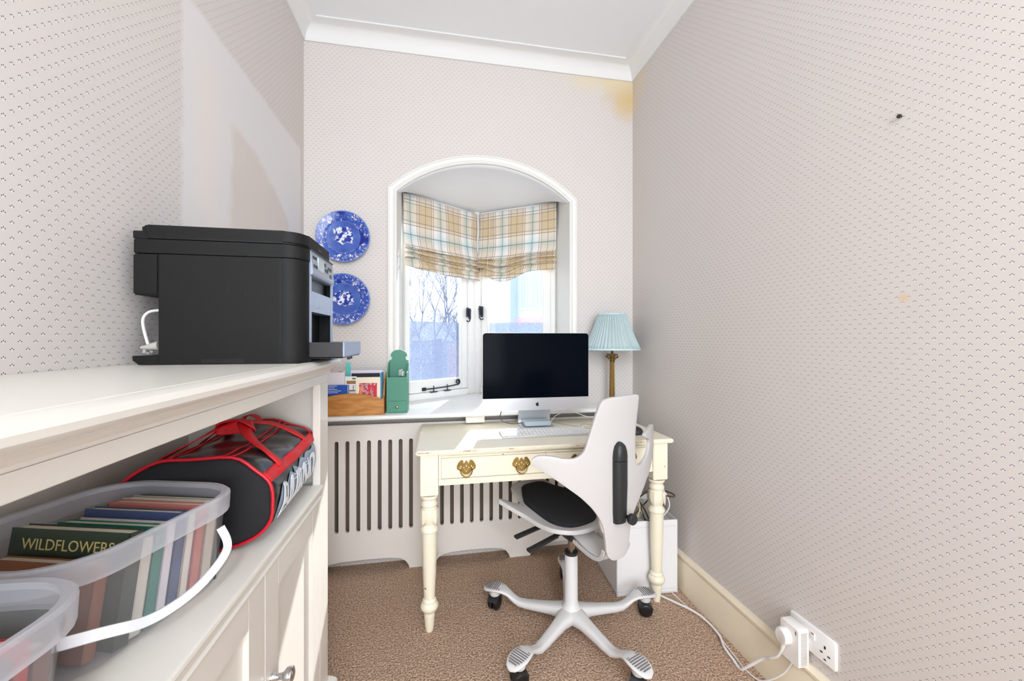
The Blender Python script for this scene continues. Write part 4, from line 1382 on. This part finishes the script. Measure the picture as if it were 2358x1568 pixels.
for sx in (-1, 1):
    for sy in (-1, 1):
        b.tube(cr([(lx + sx * .012, ly + sy * .012, 1.104), (lx + sx * .019, ly + sy * .019, 1.118), (lx + sx * .024, ly + sy * .024, 1.124), (lx + sx * .025, ly + sy * .025, 1.117), (lx + sx * .020, ly + sy * .020, 1.114)], 4, False), .0034, 7)
b.build('capital', M_brassold, lp, smooth=35)
b = MB(); b.lathe([(.0065, 1.136), (.0065, 1.165), (.013, 1.168), (.013, 1.21), (.0005, 1.21)], lx, ly, 16)
b.build('bulb_holder', mat('bronze', (84, 64, 40), .4, .8), lp, smooth=40)
b = MB()
n = 240
rings = []
for j in range(9):
    q = j / 8
    r = .1555 + (.077 - .1555) * q
    z = 1.166 + .196 * q
    ring = []
    for k in range(n):
        a = 2 * PI * k / n
        pl_ = math.sin(a * 44 + .9 * math.sin(a * 5)) + .35 * math.sin(a * 88 + 1)
        amp = .0026 + .0012 * q
        rr_ = r + amp * pl_ + (-.004 * math.sin(PI * q))
        ring.append((lx + rr_ * math.cos(a), ly + min(rr_ * math.sin(a), BY - .003 - ly), z))
    rings.append(ring)
b.loft(rings, caps=False)
b.build('lamp_shade', M_shade, lp, smooth=20, solid=.0012, soff=0)
b = MB()
for r, z in ((.1565, 1.164), (.0775, 1.362)):
    b.tube([(lx + r * math.cos(2 * PI * k / 64), ly + min(r * math.sin(2 * PI * k / 64), BY - .004 - ly), z) for k in range(64)], .003, 8, closed=True, flat=(.0035, .010))
for k in range(3):
    a = 2 * PI * k / 3
    b.tube([(lx, ly, 1.195), (lx + .12 * math.cos(a), ly + .12 * math.sin(a) * .8, 1.20)], .0012, 6)
b.build('shade_trim', mat('shade_binding', (196, 220, 224), .7), lp, smooth=40)

# ---------------------------------------------------------------- letter rack and what it holds
rk = thing('letter_rack', 'waxed pine letter rack with a curved front on the window shelf', 'letter rack', (-.42, 2.18, .8337))
rx0, rx1, ry0, ry1, rz = -.60, -.277, 2.128, 2.262, .8337
MB().box(rx0 - .004, rx1 + .004, ry0 - .004, ry1 + .004, rz, rz + .009, .002).build('base', M_pine, rk)
def curved(y, h0, h1):
    n_ = 16
    pts = [(rx1 - .001, rz + .009), (rx0 + .001, rz + .009)] + [(rx0 + .001 + (rx1 - rx0 - .002) * k / n_, rz + h0 + (h1 - h0) * (math.sin(PI * k / n_)) ** .8) for k in range(n_ + 1)]
    return MB().prism(pts, y, y + .007, 'xz')
curved(ry0, .078, .112).build('front_panel', M_pine, rk)
curved(ry0 + .060, .115, .140).build('divider', M_pine, rk)
curved(ry1 - .008, .150, .180).build('back_panel', M_pine, rk)
for x in (rx0 - .002, rx1 - .004):
    side = [(ry0 - .002, rz + .009), (ry1, rz + .009), (ry1, rz + .19), (ry1 - .03, rz + .198), (ry0 + .08, rz + .185), (ry0 + .045, rz + .150), (ry0 + .022, rz + .095), (ry0 - .001, rz + .085)]
    MB().prism(cr(side[1:7], 4, False) + [side[7], side[0]], x, x + .007, 'yz').build('side_panel', M_pine, rk)
def card(name, x0_, x1_, y, z1_, thick, col, label, cat, lean=0.0, extra=None, z0_=rz + .0095):
    o_ = thing(name, label, cat, ((x0_ + x1_) / 2, y, z0_), 0, 'papers in the letter rack')
    MB().box(x0_, x1_, y, y + thick, z0_, z1_, .0004, 1).build('sheet', mat('card_%d_%d_%d' % col, col, .6, var=.02), o_)
    if extra: extra(o_, x0_, x1_, y, z1_)
    return o_
def flat(o_, x0_, x1_, y, za, zb_, col, nm, d=.0006):
    return MB().box(x0_, x1_, y - d, y, za, zb_).build(nm, mat('ink_%d_%d_%d' % col, col, .5, var=.05, scale=60), o_)
def ex1(o_, a, b_, y, z1_):
    flat(o_, a, b_ - .002, y, z1_ - .006, z1_ - .003, (196, 120, 110), 'stripe')
    flat(o_, b_ - .028, b_ - .012, y, z1_ - .003, z1_ - .001, (80, 84, 80), 'mark', .0008)
card('booklet', -.592, -.470, ry0 + .030, 1.058, .012, (222, 218, 224), 'white booklet with a thin red line at the top of the letter rack', 'booklet', extra=ex1)
def ex2(o_, a, b_, y, z1_):
    for k, l_ in enumerate((.052, .040, .052, .070, .055)):
        flat(o_, b_ - .12, b_ - .12 + l_ + .012, y, z1_ - .006 - k * .0085, z1_ - .003 - k * .0085, (196, 206, 232), 'line', .0008)
    flat(o_, b_ - .006, b_ - .004, y, z1_ - .05, z1_ - .003, (220, 226, 240), 'edge_mark', .0008)
card('leaflet', -.592, -.447, ry0 + .018, .988, .003, (24, 76, 168), 'deep blue leaflet with pale lines of print in the letter rack', 'leaflet', extra=ex2)
card('bookmark', -.472, -.450, ry0 + .072, 1.098, .002, (92, 196, 190), 'narrow turquoise bookmark standing up from the letter rack', 'bookmark')
def ex3(o_, a, b_, y, z1_):
    flat(o_, a + .008, b_ - .004, y, z1_ - .038, z1_ - .022, (150, 108, 62), 'picture')
    flat(o_, a + .035, b_ - .004, y, z1_ - .014, z1_ - .008, (48, 70, 60), 'strip')
    flat(o_, a + .022, b_ - .006, y, z1_ - .076, z1_ - .069, (130, 96, 40), 'strip')
    flat(o_, b_ - .018, b_ - .013, y, z1_ - .068, z1_ - .045, (140, 146, 156), 'bar')
card('postcard', -.468, -.412, ry0 + .026, 1.030, .002, (232, 226, 222), 'white postcard with brown patches between the booklet and the floral card', 'postcard', extra=ex3)
card('envelope', -.446, -.286, ry0 + .052, 1.060, .004, (214, 210, 226), 'pale lilac envelope at the back of the letter rack', 'envelope')
card('notebook', -.440, -.300, ry0 + .045, 1.044, .005, (30, 28, 36), 'thin black-edged notebook behind the floral card', 'notebook')
def ex4(o_, a, b_, y, z1_):
    pm = bpy.data.materials.get('flower_picture')
    if not pm:
        pm = bpy.data.materials.new('flower_picture')
        t = NT(pm)
        o = t.obj(); s = t.sep(o)
        base = t.mix(t.m('GREATER_THAN', t.m('ADD', s[2], t.m('MULTIPLY', t.noise(40, 2), .04)), .185), t.ramp(t.noise(55, 3), [(.40, lin((200, 24, 60))), (.48, lin((180, 40, 50))), (.55, lin((226, 170, 176))), (.62, lin((90, 84, 90)))]), t.mix(t.noise(40, 2), lin((40, 84, 64)), lin((80, 130, 112))))
        t.put(t.b.inputs['Base Color'], base)
    flat_ = MB().box(a + .017, b_ - .017, y - .0008, y, z1_ - .105, z1_ - .030)
    flat_.build('picture', pm, o_)
    flat(o_, a + .020, a + .032, y, z1_ - .105, z1_ - .046, (226, 130, 84), 'orange_strip', .0012)
    flat(o_, b_ - .034, b_ - .018, y, z1_ - .10, z1_ - .046, (206, 24, 60), 'red_patch', .0012)
card('greetings_card', -.414, -.293, ry0 + .016, 1.026, .003, (236, 226, 204), 'cream greetings card with a red flower picture in the letter rack', 'card', extra=ex4)
card('paperback', -.2915, -.2840, ry0 + .018, 1.048, .040, (34, 128, 172), 'turquoise blue book with white spots at the right end of the letter rack', 'book')

# ---------------------------------------------------------------- green letter box
gb = thing('wall_box', 'green painted wooden box with a small drawer and brass knob', 'wooden box', (-.212, 2.20, .8337))
gx0, gx1, gy0, gy1, gz = -.265, -.158, 2.160, 2.262, .8337
zt0 = 1.098
bp = [(gx0, gz), (gx1, gz), (gx1, zt0)]
cx = (gx0 + gx1) / 2
hw = (gx1 - gx0) / 2
bp += [(cx + hw - .004, zt0 + .008)] + [(cx + hw - .004 - .014 * math.sin(a), zt0 + .020 - .012 * math.cos(a)) for a in [PI * k / 8 for k in range(1, 8)]] + [(cx + hw - .010, zt0 + .034)]
R = hw - .010
bp += [(cx + R * math.cos(a), zt0 + .034 + (R * .72) * math.sin(a)) for a in [PI * k / 12 for k in range(1, 12)]]
bp += [(2 * cx - p[0], p[1]) for p in bp[3:12][::-1]] + [(gx0, zt0)]
MB().prism(bp, gy1 - .008, gy1, 'xz').build('back_panel', M_green, gb)
c = MB()
for x in (gx0, gx1 - .006):
    c.prism([(gy0, gz), (gy1 - .008, gz), (gy1 - .008, zt0), (gy1 - .030, zt0 - .004), (gy0 + .030, 1.050), (gy0, 1.046)], x, x + .006, 'yz')
c.build('side_panel', M_green, gb)
c = MB()
c.box(gx0 + .006, gx1 - .006, gy0, gy0 + .006, .904, 1.022, .0006)
c.build('front_panel', M_green, gb)
for z_ in (.898, gz):
    MB().box(gx0 + .006, gx1 - .006, gy0, gy1 - .008, z_, z_ + .006 if z_ > .85 else z_ + .004).build('bottom_board', M_green, gb)
d = MB().box(gx0 + .0065, gx1 - .0065, gy0 - .001, gy0 + .006, gz + .005, .897, .0008).build('drawer', M_green, gb)
MB().lathe([(.0005, -.018), (.006, -.0165), (.0075, -.012), (.006, -.007), (.0035, -.005), (.0045, 0)], axis='y', c=(cx, gy0 - .001, .8665), n=16).build('knob', M_brass, d, smooth=40, label='round brass knob')
for i, (x, zt_, tl) in enumerate(((-.208, 1.052, .003), (-.190, 1.044, .004), (-.200, 1.056, .005))):
    s_ = MB()
    s_.tube(cr([(x, 2.20, .906), (x + tl, 2.20, zt_ - .01), (x + tl + .001, 2.20, zt_), (x + tl + .004, 2.20, zt_ + .003), (x + tl + .007, 2.20, zt_), (x + tl + .006, 2.20, zt_ - .01), (x + .004, 2.20, .906)], 4, False), .0011, 6)
    tag(s_.build('paper_clip', M_chrome, None, smooth=40), ['long silver clip standing leftmost in the green box', 'short silver clip in the green box, lowest of the three', 'tall silver clip in the middle of the green box'][i], 'clip', 'silver clips in the green box')

# ---------------------------------------------------------------- storage box with cables
bx_ = thing('storage_box', 'white fabric storage box full of cables under the right of the desk', 'storage box', (.995, 1.917, 0), math.radians(-4))
hx, hy, hz = .152, .165, .352
c = MB()
th_ = .005
c.box(-hx, hx, -hy, -hy + th_, .002, hz, .002); c.box(-hx, hx, hy - th_, hy, .002, hz, .002)
c.box(-hx, -hx + th_, -hy, hy, .002, hz, .002); c.box(hx - th_, hx, -hy, hy, .002, hz, .002)
c.box(-hx, hx, -hy, hy, .002, .008)
c.build('fabric_panel', M_box, bx_, local=True)
c = MB()
for z in (hz - .030, .022):
    MB().box(-hx - .0012, hx + .0012, -hy - .0012, hy + .0012, z, z + .0015).build('seam', mat('box_seam', (214, 210, 210), .8), bx_, local=True)
def loc2w(x, y, z, cx=.995, cy=1.917, a=math.radians(-4)):
    return (cx + x * math.cos(a) - y * math.sin(a), cy + x * math.sin(a) + y * math.cos(a), z)
r2 = random.Random(5)
cabs = [('white', M_cable, .0032, 'white cable tangled in the storage box, rising in a tall loop', [(.02, -.12, .30), (.10, -.13, .36), (.128, -.13, .42), (.10, -.08, .50), (.05, -.02, .56), (-.02, .03, .585), (-.06, .08, .52)]),
        ('brown', M_browncable, .0036, 'brown cable looping out over the right edge of the storage box', [(-.05, -.1, .34), (.0, -.12, .41), (.08, -.08, .44), (.145, -.14, .452), (.150, -.10, .456), (.10, -.02, .445), (.0, -.06, .42), (-.06, -.12, .40)]),
        ('brown', M_browncable, .0034, 'brown cable bent in a zigzag at the left of the storage box', [(-.12, -.12, .30), (-.06, -.12, .46), (-.03, -.115, .48), (-.05, -.125, .36), (.0, -.125, .30), (-.09, -.13, .40), (-.10, -.1, .46)]),
        ('black', mat('black_cable', (30, 28, 28), .4), .003, 'black cable lying in crossing bends in the storage box', [(-.11, -.13, .37), (-.04, -.13, .33), (.03, -.125, .31), (.01, -.12, .38), (-.02, -.115, .42), (.02, -.13, .30)]),
        ('cream', mat('cream_cable', (216, 206, 178), .45), .0030, 'cream cable curving up out of the storage box to the desk', [(-.06, -.12, .30), (-.02, -.125, .40), (-.06, -.13, .50), (-.03, -.08, .55), (-.05, .0, .58), (-.08, .06, .50)]),
        ('grey', M_greycable, .0028, 'grey cable curled low in the storage box', [(-.13, -.12, .28), (-.10, -.125, .40), (-.05, -.115, .44), (.0, -.12, .36), (.04, -.12, .33), (.0, -.05, .32)])]
for nm, m_, rr_, lb, pts in cabs:
    c = MB()
    c.tube([loc2w(*p) for p in cr(pts, 6, False)], rr_, 7)
    tag(c.build('coiled_cable', m_, None, smooth=40), lb, 'cable', 'cables in the storage box')
c = MB()
for k in range(3):
    c.tube([loc2w(-.03 + .052 * math.cos(a), -.06 + .02 * k + .010 * math.sin(3 * a), .375 + .055 * math.sin(a)) for a in [2 * PI * i / 26 for i in range(26)]], .009, 8, closed=True)
tag(c.build('hose_coil', mat('cream_hose', (214, 204, 184), .5), None, smooth=50), 'thick cream coiled lead bulging from the top of the storage box', 'cable', 'cables in the storage box')

# ---------------------------------------------------------------- sockets, adaptor, plug, floor cables
so_ = thing('wall_socket', 'white double power socket low on the papered right-hand wall', 'socket', (RX, 1.072, .262))

c = MB()
c.loft([[(RX - .0005, a, b) for a, b in rrect(.994, 1.150, .224, .310, .006, 3)], [(RX - .008, a, b) for a, b in rrect(.994, 1.150, .224, .310, .006, 3)], [(RX - .010, a, b) for a, b in rrect(.996, 1.148, .226, .308, .006, 3)]])
c.build('face_plate', M_socket, so_, smooth=40)
c = MB()
c.box(RX - .0108, RX - .009, 1.024, 1.029, .270, .279); c.box(RX - .0108, RX - .009, 1.010, 1.018, .2525, .2565); c.box(RX - .0108, RX - .009, 1.034, 1.042, .2525, .2565)
c.box(RX - .0108, RX - .009, 1.023, 1.030, .236, .2395)
c.build('socket_holes', M_black, so_)
MB().box(RX - .0145, RX - .009, 1.058, 1.070, .272, .293, .001).build('switch', M_socket, so_)
MB().box(RX - .0150, RX - .0142, 1.060, 1.068, .290, .2935).build('switch_marker', mat('switch_red', (190, 40, 40), .4), so_)
ad = thing('plug_adaptor', 'white ribbed network adaptor plugged into the wall socket', 'adaptor', (RX - .03, 1.115, .24))
c = MB()
c.loft([[(x, 1.1135 + a * k, .232 + b * k) for a, b in rrect(-.035, .035, -.062, .062, .008, 4)] for x, k in ((RX - .0105, .97), (RX - .013, 1.0), (RX - .046, 1.0), (RX - .050, .96))])
c.build('housing', M_plastic, ad, smooth=40)
c = MB()
for k in range(22):
    z = .180 + k * .0048
    c.box(RX - .042, RX - .020, 1.0775, 1.080, z, z + .0024)
c.build('vents', M_greycable, ad, kind='stuff')
MB().box(RX - .0508, RX - .0498, 1.088, 1.091, .272, .284).build('indicator', mat('indicator_grey', (100, 100, 104), .4), ad)
pg = MB()
pg.loft([[(x, 1.124 + a * k, .248 + b * k) for a, b in [( .024 * math.cos(q) , .027 * math.sin(q)) for q in [2 * PI * i / 28 for i in range(28)]]] for x, k in ((RX - .0505, .97), (RX - .062, 1.0), (RX - .070, .97), (RX - .074, .82))])
pg.tube([(RX - .061, 1.124, .226), (RX - .061, 1.128, .205), (RX - .060, 1.136, .186)], [.0085, .006, .0045], 10)
tag(pg.build('mains_plug', M_plastic, None, smooth=45), 'round-backed white plug pushed into the adaptor on the wall', 'plug')
c = MB()
c.tube(cr([(RX - .060, 1.136, .187), (RX - .060, 1.150, .160), (RX - .062, 1.175, .135), (RX - .058, 1.21, .105), (1.098, 1.262, .035), (1.094, 1.290, .0065), (1.100, 1.33, .0060), (1.108, 1.39, .0085), (1.128, 1.44, .0115), (1.134, 1.50, .0115), (1.128, 1.560, .0115), (1.108, 1.61, .0115), (1.078, 1.66, .0090), (1.045, 1.715, .0060), (1.025, 1.742, .006)], 6, False), .0050, 8)
o = c.build('mains_cable', M_cable, None, smooth=40)
tag(o, 'thick white mains cable snaking over the carpet to the plug', 'cable')
c = MB()
c.tube(cr([(RX - .025, 1.118, .172), (RX - .032, 1.15, .10), (1.128, 1.19, .045), (1.118, 1.23, .012), (1.114, 1.29, .0035), (1.120, 1.35, .0035), (1.130, 1.43, .0035), (1.142, 1.50, .0035), (1.140, 1.57, .0035), (1.118, 1.62, .0035), (1.112, 1.66, .0035), (1.108, 1.70, .0035), (1.104, 1.738, .0035)], 6, False), .0028, 7)
tag(c.build('network_cable', M_cable, None, smooth=40), 'thin white cable running beside the thick one along the skirting', 'cable')
c = MB()
c.lathe([(.0005, -.012), (.0045, -.011), (.0055, -.007), (.002, -.005), (.0018, .002)], axis='x', c=(RX, .828, 1.797), n=14)
tag(c.build('picture_nail', mat('dark_nail', (70, 66, 62), .5, .6), None, smooth=40), 'dark nail head left in the papered right-hand wall', 'nail')
#PART5
# ---------------------------------------------------------------- office chair
CA = math.radians(19.3)
ch = thing('office_chair', 'white shell office chair with black pads standing before the desk', 'chair', (.551, 1.604, 0), CA)
# star base
b = MB()
b.lathe([(.0005, .040), (.034, .040), (.050, .050), (.050, .075), (.040, .098), (.031, .112), (.0275, .125), (.0268, .318), (.0255, .321), (.0005, .321)], 0, 0, 32)
def sect(r, w_, h_, z, a, n=14):
    """rounded section across a leg pointing at angle a"""
    out = []
    for k in range(n):
        t = 2 * PI * k / n
        u = math.copysign(abs(math.cos(t)) ** .6, math.cos(t)) * w_ / 2
        v = math.copysign(abs(math.sin(t)) ** .6, math.sin(t)) * h_ / 2
        out.append((r * math.cos(a) - u * math.sin(a), r * math.sin(a) + u * math.cos(a), z + v))
    return out
stations = [(.010, .078, .060, .070), (.045, .072, .052, .072), (.085, .054, .042, .070), (.14, .047, .036, .064), (.20, .042, .030, .058), (.235, .040, .027, .058), (.262, .038, .023, .070), (.285, .042, .018, .086), (.305, .056, .014, .096), (.33, .073, .012, .100), (.355, .078, .012, .099), (.38, .068, .012, .094), (.398, .044, .010, .088), (.405, .012, .006, .085)]
arms = [math.radians(4 + 72 * k) - CA for k in range(5)]
for a in arms:
    b.loft([sect(r, w_, h_, z, a) for r, w_, h_, z in stations])
bo = b.build('star_base', M_chairbase, ch, local=True, smooth=50)
gm = mat('tread_grey', (120, 116, 118), .7)
wa = [.9, -.5, 2.2, 1.4, -1.0]
for i, a in enumerate(arms):
    g = MB(Matrix.Rotation(a, 4, 'Z'))
    for k in range(9):
        r = .311 + k * .0095
        half = .030 * math.sqrt(max(.05, 1 - ((r - .345) / .052) ** 2))
        z = .1050 - (max(0, r - .34)) ** 1.4 * .28 - max(0, .33 - r) * .25
        g.box(r, r + .0042, -half, half, z, z + .0022, .0005, 1)
    g.build('tread', gm, ch, local=True, label='dark grooves of the foot rest')
    # caster: hood stem and twin wheels
    cxr, cyr = .352 * math.cos(a), .352 * math.sin(a)
    M = Matrix.Translation((cxr, cyr, 0)) @ Matrix.Rotation(wa[i], 4, 'Z')
    k_ = MB(M)
    for sx in (-1, 1):
        k_.lathe([(.0005, sx * .026), (.016, sx * .0265), (.022, sx * .025), (.029, sx * .021), (.031, sx * .016), (.031, sx * .008), (.028, sx * .004), (.0005, sx * .004)], axis='x', c=(0, 0, .0312), n=28)
    co = k_.build('caster', mat('caster_black', (20, 20, 22), .35, var=.05), ch, local=True, smooth=35)
    k_ = MB(M)
    k_.lathe([(.021, .064), (.024, .068), (.024, .090), (.0005, .092)], 0, 0, 20)
    k_.build('stem', M_chairbase, co, local=True, smooth=40)
    k_ = MB(M)
    pts = [(.0318 * math.cos(t), .0312 + .0318 * math.sin(t)) for t in [PI * .12 + PI * .76 * q / 12 for q in range(13)]]
    k_.prism(pts, -.024, .024, 'yz')
    k_.build('hood', M_blackp, co, local=True, smooth=40)
MB().lathe([(.0005, .319), (.0285, .319), (.0295, .323), (.0285, .330), (.018, .331), (.0005, .331)], 0, 0, 28).build('collar', M_blackp, ch, local=True, smooth=40)
MB().lathe([(.0005, .325), (.0145, .325), (.0145, .420), (.0005, .420)], 0, 0, 24).build('gas_lift', M_steel, ch, local=True, smooth=40)
mb_ = MB()
mb_.loft([[(x * sx, y * sy + oy, z) for x, y in rrect(-1, 1, -1, 1, .35, 4)] for z, sx, sy, oy in ((.386, .026, .030, 0), (.405, .042, .060, .01), (.430, .056, .095, .03), (.452, .060, .105, .035))])
mb_.build('mechanism', M_blackp, ch, local=True, smooth=40)
for (p, q) in (((-.03, .075, .436), (-.235, .062, .418)), ((-.03, -.010, .428), (-.232, -.030, .405))):
    P, Q = Vector(p), Vector(q)
    l_ = MB()
    l_.tube([P, P.lerp(Q, .30)], .006, 10)
    l_.tube([P.lerp(Q, .28), P.lerp(Q, .34), P.lerp(Q, .96), Q], .01, 12, flat=(.024, .011))
    lo = l_.build('lever', M_blackp, ch, local=True, smooth=40, label='black adjustment lever')
    g = MB()
    for k in range(5):
        c0 = P.lerp(Q, .78 + k * .035)
        g.box(c0.x - .002, c0.x + .002, c0.y - .008, c0.y + .008, c0.z + .0045, c0.z + .0068)
    g.build('grip_ridges', M_blackp, lo, local=True)
# seat shell
SO = [(0, -.112), (.075, -.105), (.135, -.065), (.160, 0), (.180, .07), (.222, .135), (.245, .178), (.236, .196), (.205, .196), (.165, .178), (.128, .195), (.112, .25), (.105, .315), (.075, .362), (0, .376)]
SO = SO + [(-x, y) for x, y in SO[::-1][1:-1]]
so2 = cr(SO, 5)
def seatz(x, y):
    z = .468 + .95 * x * x + .22 * max(0, y) ** 2
    z += .10 * max(0, y - .26) + .35 * max(0, -y - .05) ** 1.5
    z -= .012 * math.exp(-((y - .02) / .10) ** 2)
    return z
MB().sheet(so2, lambda u, v: (u, v, seatz(u, v)), .022).build('seat_shell', M_chairw, ch, local=True, smooth=60, solid=.016, soff=-1, bev=.004)
PO = [(0, -.070), (.065, -.062), (.105, -.015), (.122, .08), (.132, .17), (.112, .225), (.082, .285), (.055, .325), (0, .337)]
PO = [(x + .012, y) for x, y in PO + [(-x, y) for x, y in PO[::-1][1:-1]]]
po2 = cr(PO, 5)
pc_ = (.012, .13)
pad = MB()
rings = []
for k, dz in ((1.0, -.004), (1.0, .006), (.965, .013), (.86, .017), (.62, .019), (.3, .020), (.02, .020)):
    rings.append([(pc_[0] + (u - pc_[0]) * k, pc_[1] + (v - pc_[1]) * k, seatz(pc_[0] + (u - pc_[0]) * k, pc_[1] + (v - pc_[1]) * k) + dz) for u, v in po2])
pad.loft(rings)
pad.build('seat_pad', M_blackf, ch, local=True, smooth=50)
# back shell: one moulding with two arm wings
def base_y(z):
    return -.268 - .10 * max(0, z - .86) ** 1.3 - .02 * max(0, z - .60) * max(0, .86 - z) * 4
def backpt_(x, z):
    return (x, base_y(z) + 1.05 * x * x + .5 * max(0, abs(x) - .17) ** 2, z)
BO = [(.080, 1.016), (.104, 1.010), (.106, .985), (.100, .93), (.094, .87), (.092, .81), (.096, .765), (.112, .745), (.150, .748), (.188, .768), (.210, .795), (.212, .815), (.198, .828), (.172, .836), (.168, .850), (.200, .862), (.250, .870), (.290, .862), (.305, .830), (.298, .792), (.272, .752), (.225, .708), (.170, .662), (.115, .610), (.074, .560), (.058, .50), (.052, .455), (.030, .430), (0, .425)]
BL = [(0, 1.015)] + BO
BLm = [(-.050, 1.012), (-.080, 1.000), (-.098, .96), (-.114, .91), (-.128, .865), (-.142, .828), (-.172, .808), (-.210, .808), (-.245, .816), (-.284, .817), (-.303, .800), (-.296, .782), (-.255, .752), (-.200, .708), (-.145, .662), (-.098, .610), (-.070, .560), (-.058, .50), (-.052, .455), (-.030, .430)]
bo_ = cr(BL + BLm[::-1], 5)
MB().sheet(bo_, backpt_, .014).build('back_shell', M_chairw, ch, local=True, smooth=60, solid=.013, soff=0, bev=.003)
# dark front pad of the back, seen past the shell's edge only a little
bp_ = MB()
fp = [p for p in rrect(-.075, .075, .66, .97, .05, 6)]
bp_.loft([[(u * k, base_y(.815 + (v - .815) * k) + 1.75 * (u * k) ** 2 + d_, .815 + (v - .815) * k) for u, v in fp] for k, d_ in ((1, .006), (1, .018), (.93, .026), (.6, .030), (.05, .031))])
bp_.build('back_pad', M_blackf, ch, local=True, smooth=50)
# black slide cover down the spine, on the rear
sp = MB()
def spine_ring(z, w_, d_, n_=12):
    y = base_y(z) - .004
    return [(w_ * math.cos(t) * .5, y - d_ * max(0, math.sin(t)) ** .6 + .006 * (math.sin(t) < 0), z) for t in [2 * PI * k / n_ for k in range(n_)]]
rg = [spine_ring(.560, .048, .018), spine_ring(.563, .054, .024), spine_ring(.60, .058, .027), spine_ring(.70, .062, .028), spine_ring(.785, .062, .028)]
sp.loft(rg)
sp.build('spine_cover', M_blackp, ch, local=True, smooth=50)
sp = MB()
rg = [spine_ring(.787, .062, .028), spine_ring(.80, .061, .030), spine_ring(.82, .056, .029), spine_ring(.838, .044, .025), spine_ring(.848, .024, .018), spine_ring(.852, .008, .010)]
sp.loft(rg)
sp.build('spine_cap', M_blackp, ch, local=True, smooth=50)
kn = MB()
yk = base_y(.575) - .040
kn.lathe([(.0005, -.012), (.017, -.012), (.0195, -.009), (.0195, .004), (.017, .007), (.006, .009), (.006, .030)], axis='y', c=(.030, yk, .578), n=24)
kn.build('height_knob', M_blackp, ch, local=True, smooth=40)
# curved bracket joining back to mechanism: broad band with ribs
br_ = MB()
pth = cr([(0, -.03, .446), (0, -.085, .432), (0, -.145, .421), (0, -.205, .418), (0, -.246, .430), (0, -.264, .460), (0, -.266, .50)], 5, False)
rows = []
for i, p in enumerate(pth):
    q = i / (len(pth) - 1)
    wd = .040 + .014 * math.sin(PI * q)
    a_ = pth[max(0, i - 1)]; c_ = pth[min(len(pth) - 1, i + 1)]
    tg = Vector((0, c_[1] - a_[1], c_[2] - a_[2])).normalized()
    nn = Vector((0, -tg.z, tg.y))
    ring = []
    for k in range(16):
        t = 2 * PI * k / 16
        u = math.copysign(abs(math.cos(t)) ** .4, math.cos(t)) * wd
        v = math.copysign(abs(math.sin(t)) ** .5, math.sin(t)) * .008
        pp_ = Vector(p) + nn * v
        ring.append((u, pp_.y, pp_.z))
    rows.append(ring)
br_.loft(rows)
br_.build('back_bracket', M_chairw, ch, local=True, smooth=50)
for sx in (-.062, .062):
    rb = MB()
    rb.tube([(sx, p[1] + .004, p[2] - .002) for p in pth[6:-4]], .006, 8, flat=(.007, .014))
    rb.build('bracket_rib', M_chairw, ch, local=True, smooth=50)
# small hinge clip where back wing meets the seat
cl = MB()
cl.tube(cr([(-.072, -.262, .592), (-.070, -.256, .575), (-.064, -.254, .550), (-.058, -.258, .532)], 4, False), .008, 10, flat=(.012, .016))
cl.build('hinge_clip', M_chairw, ch, local=True, smooth=50)
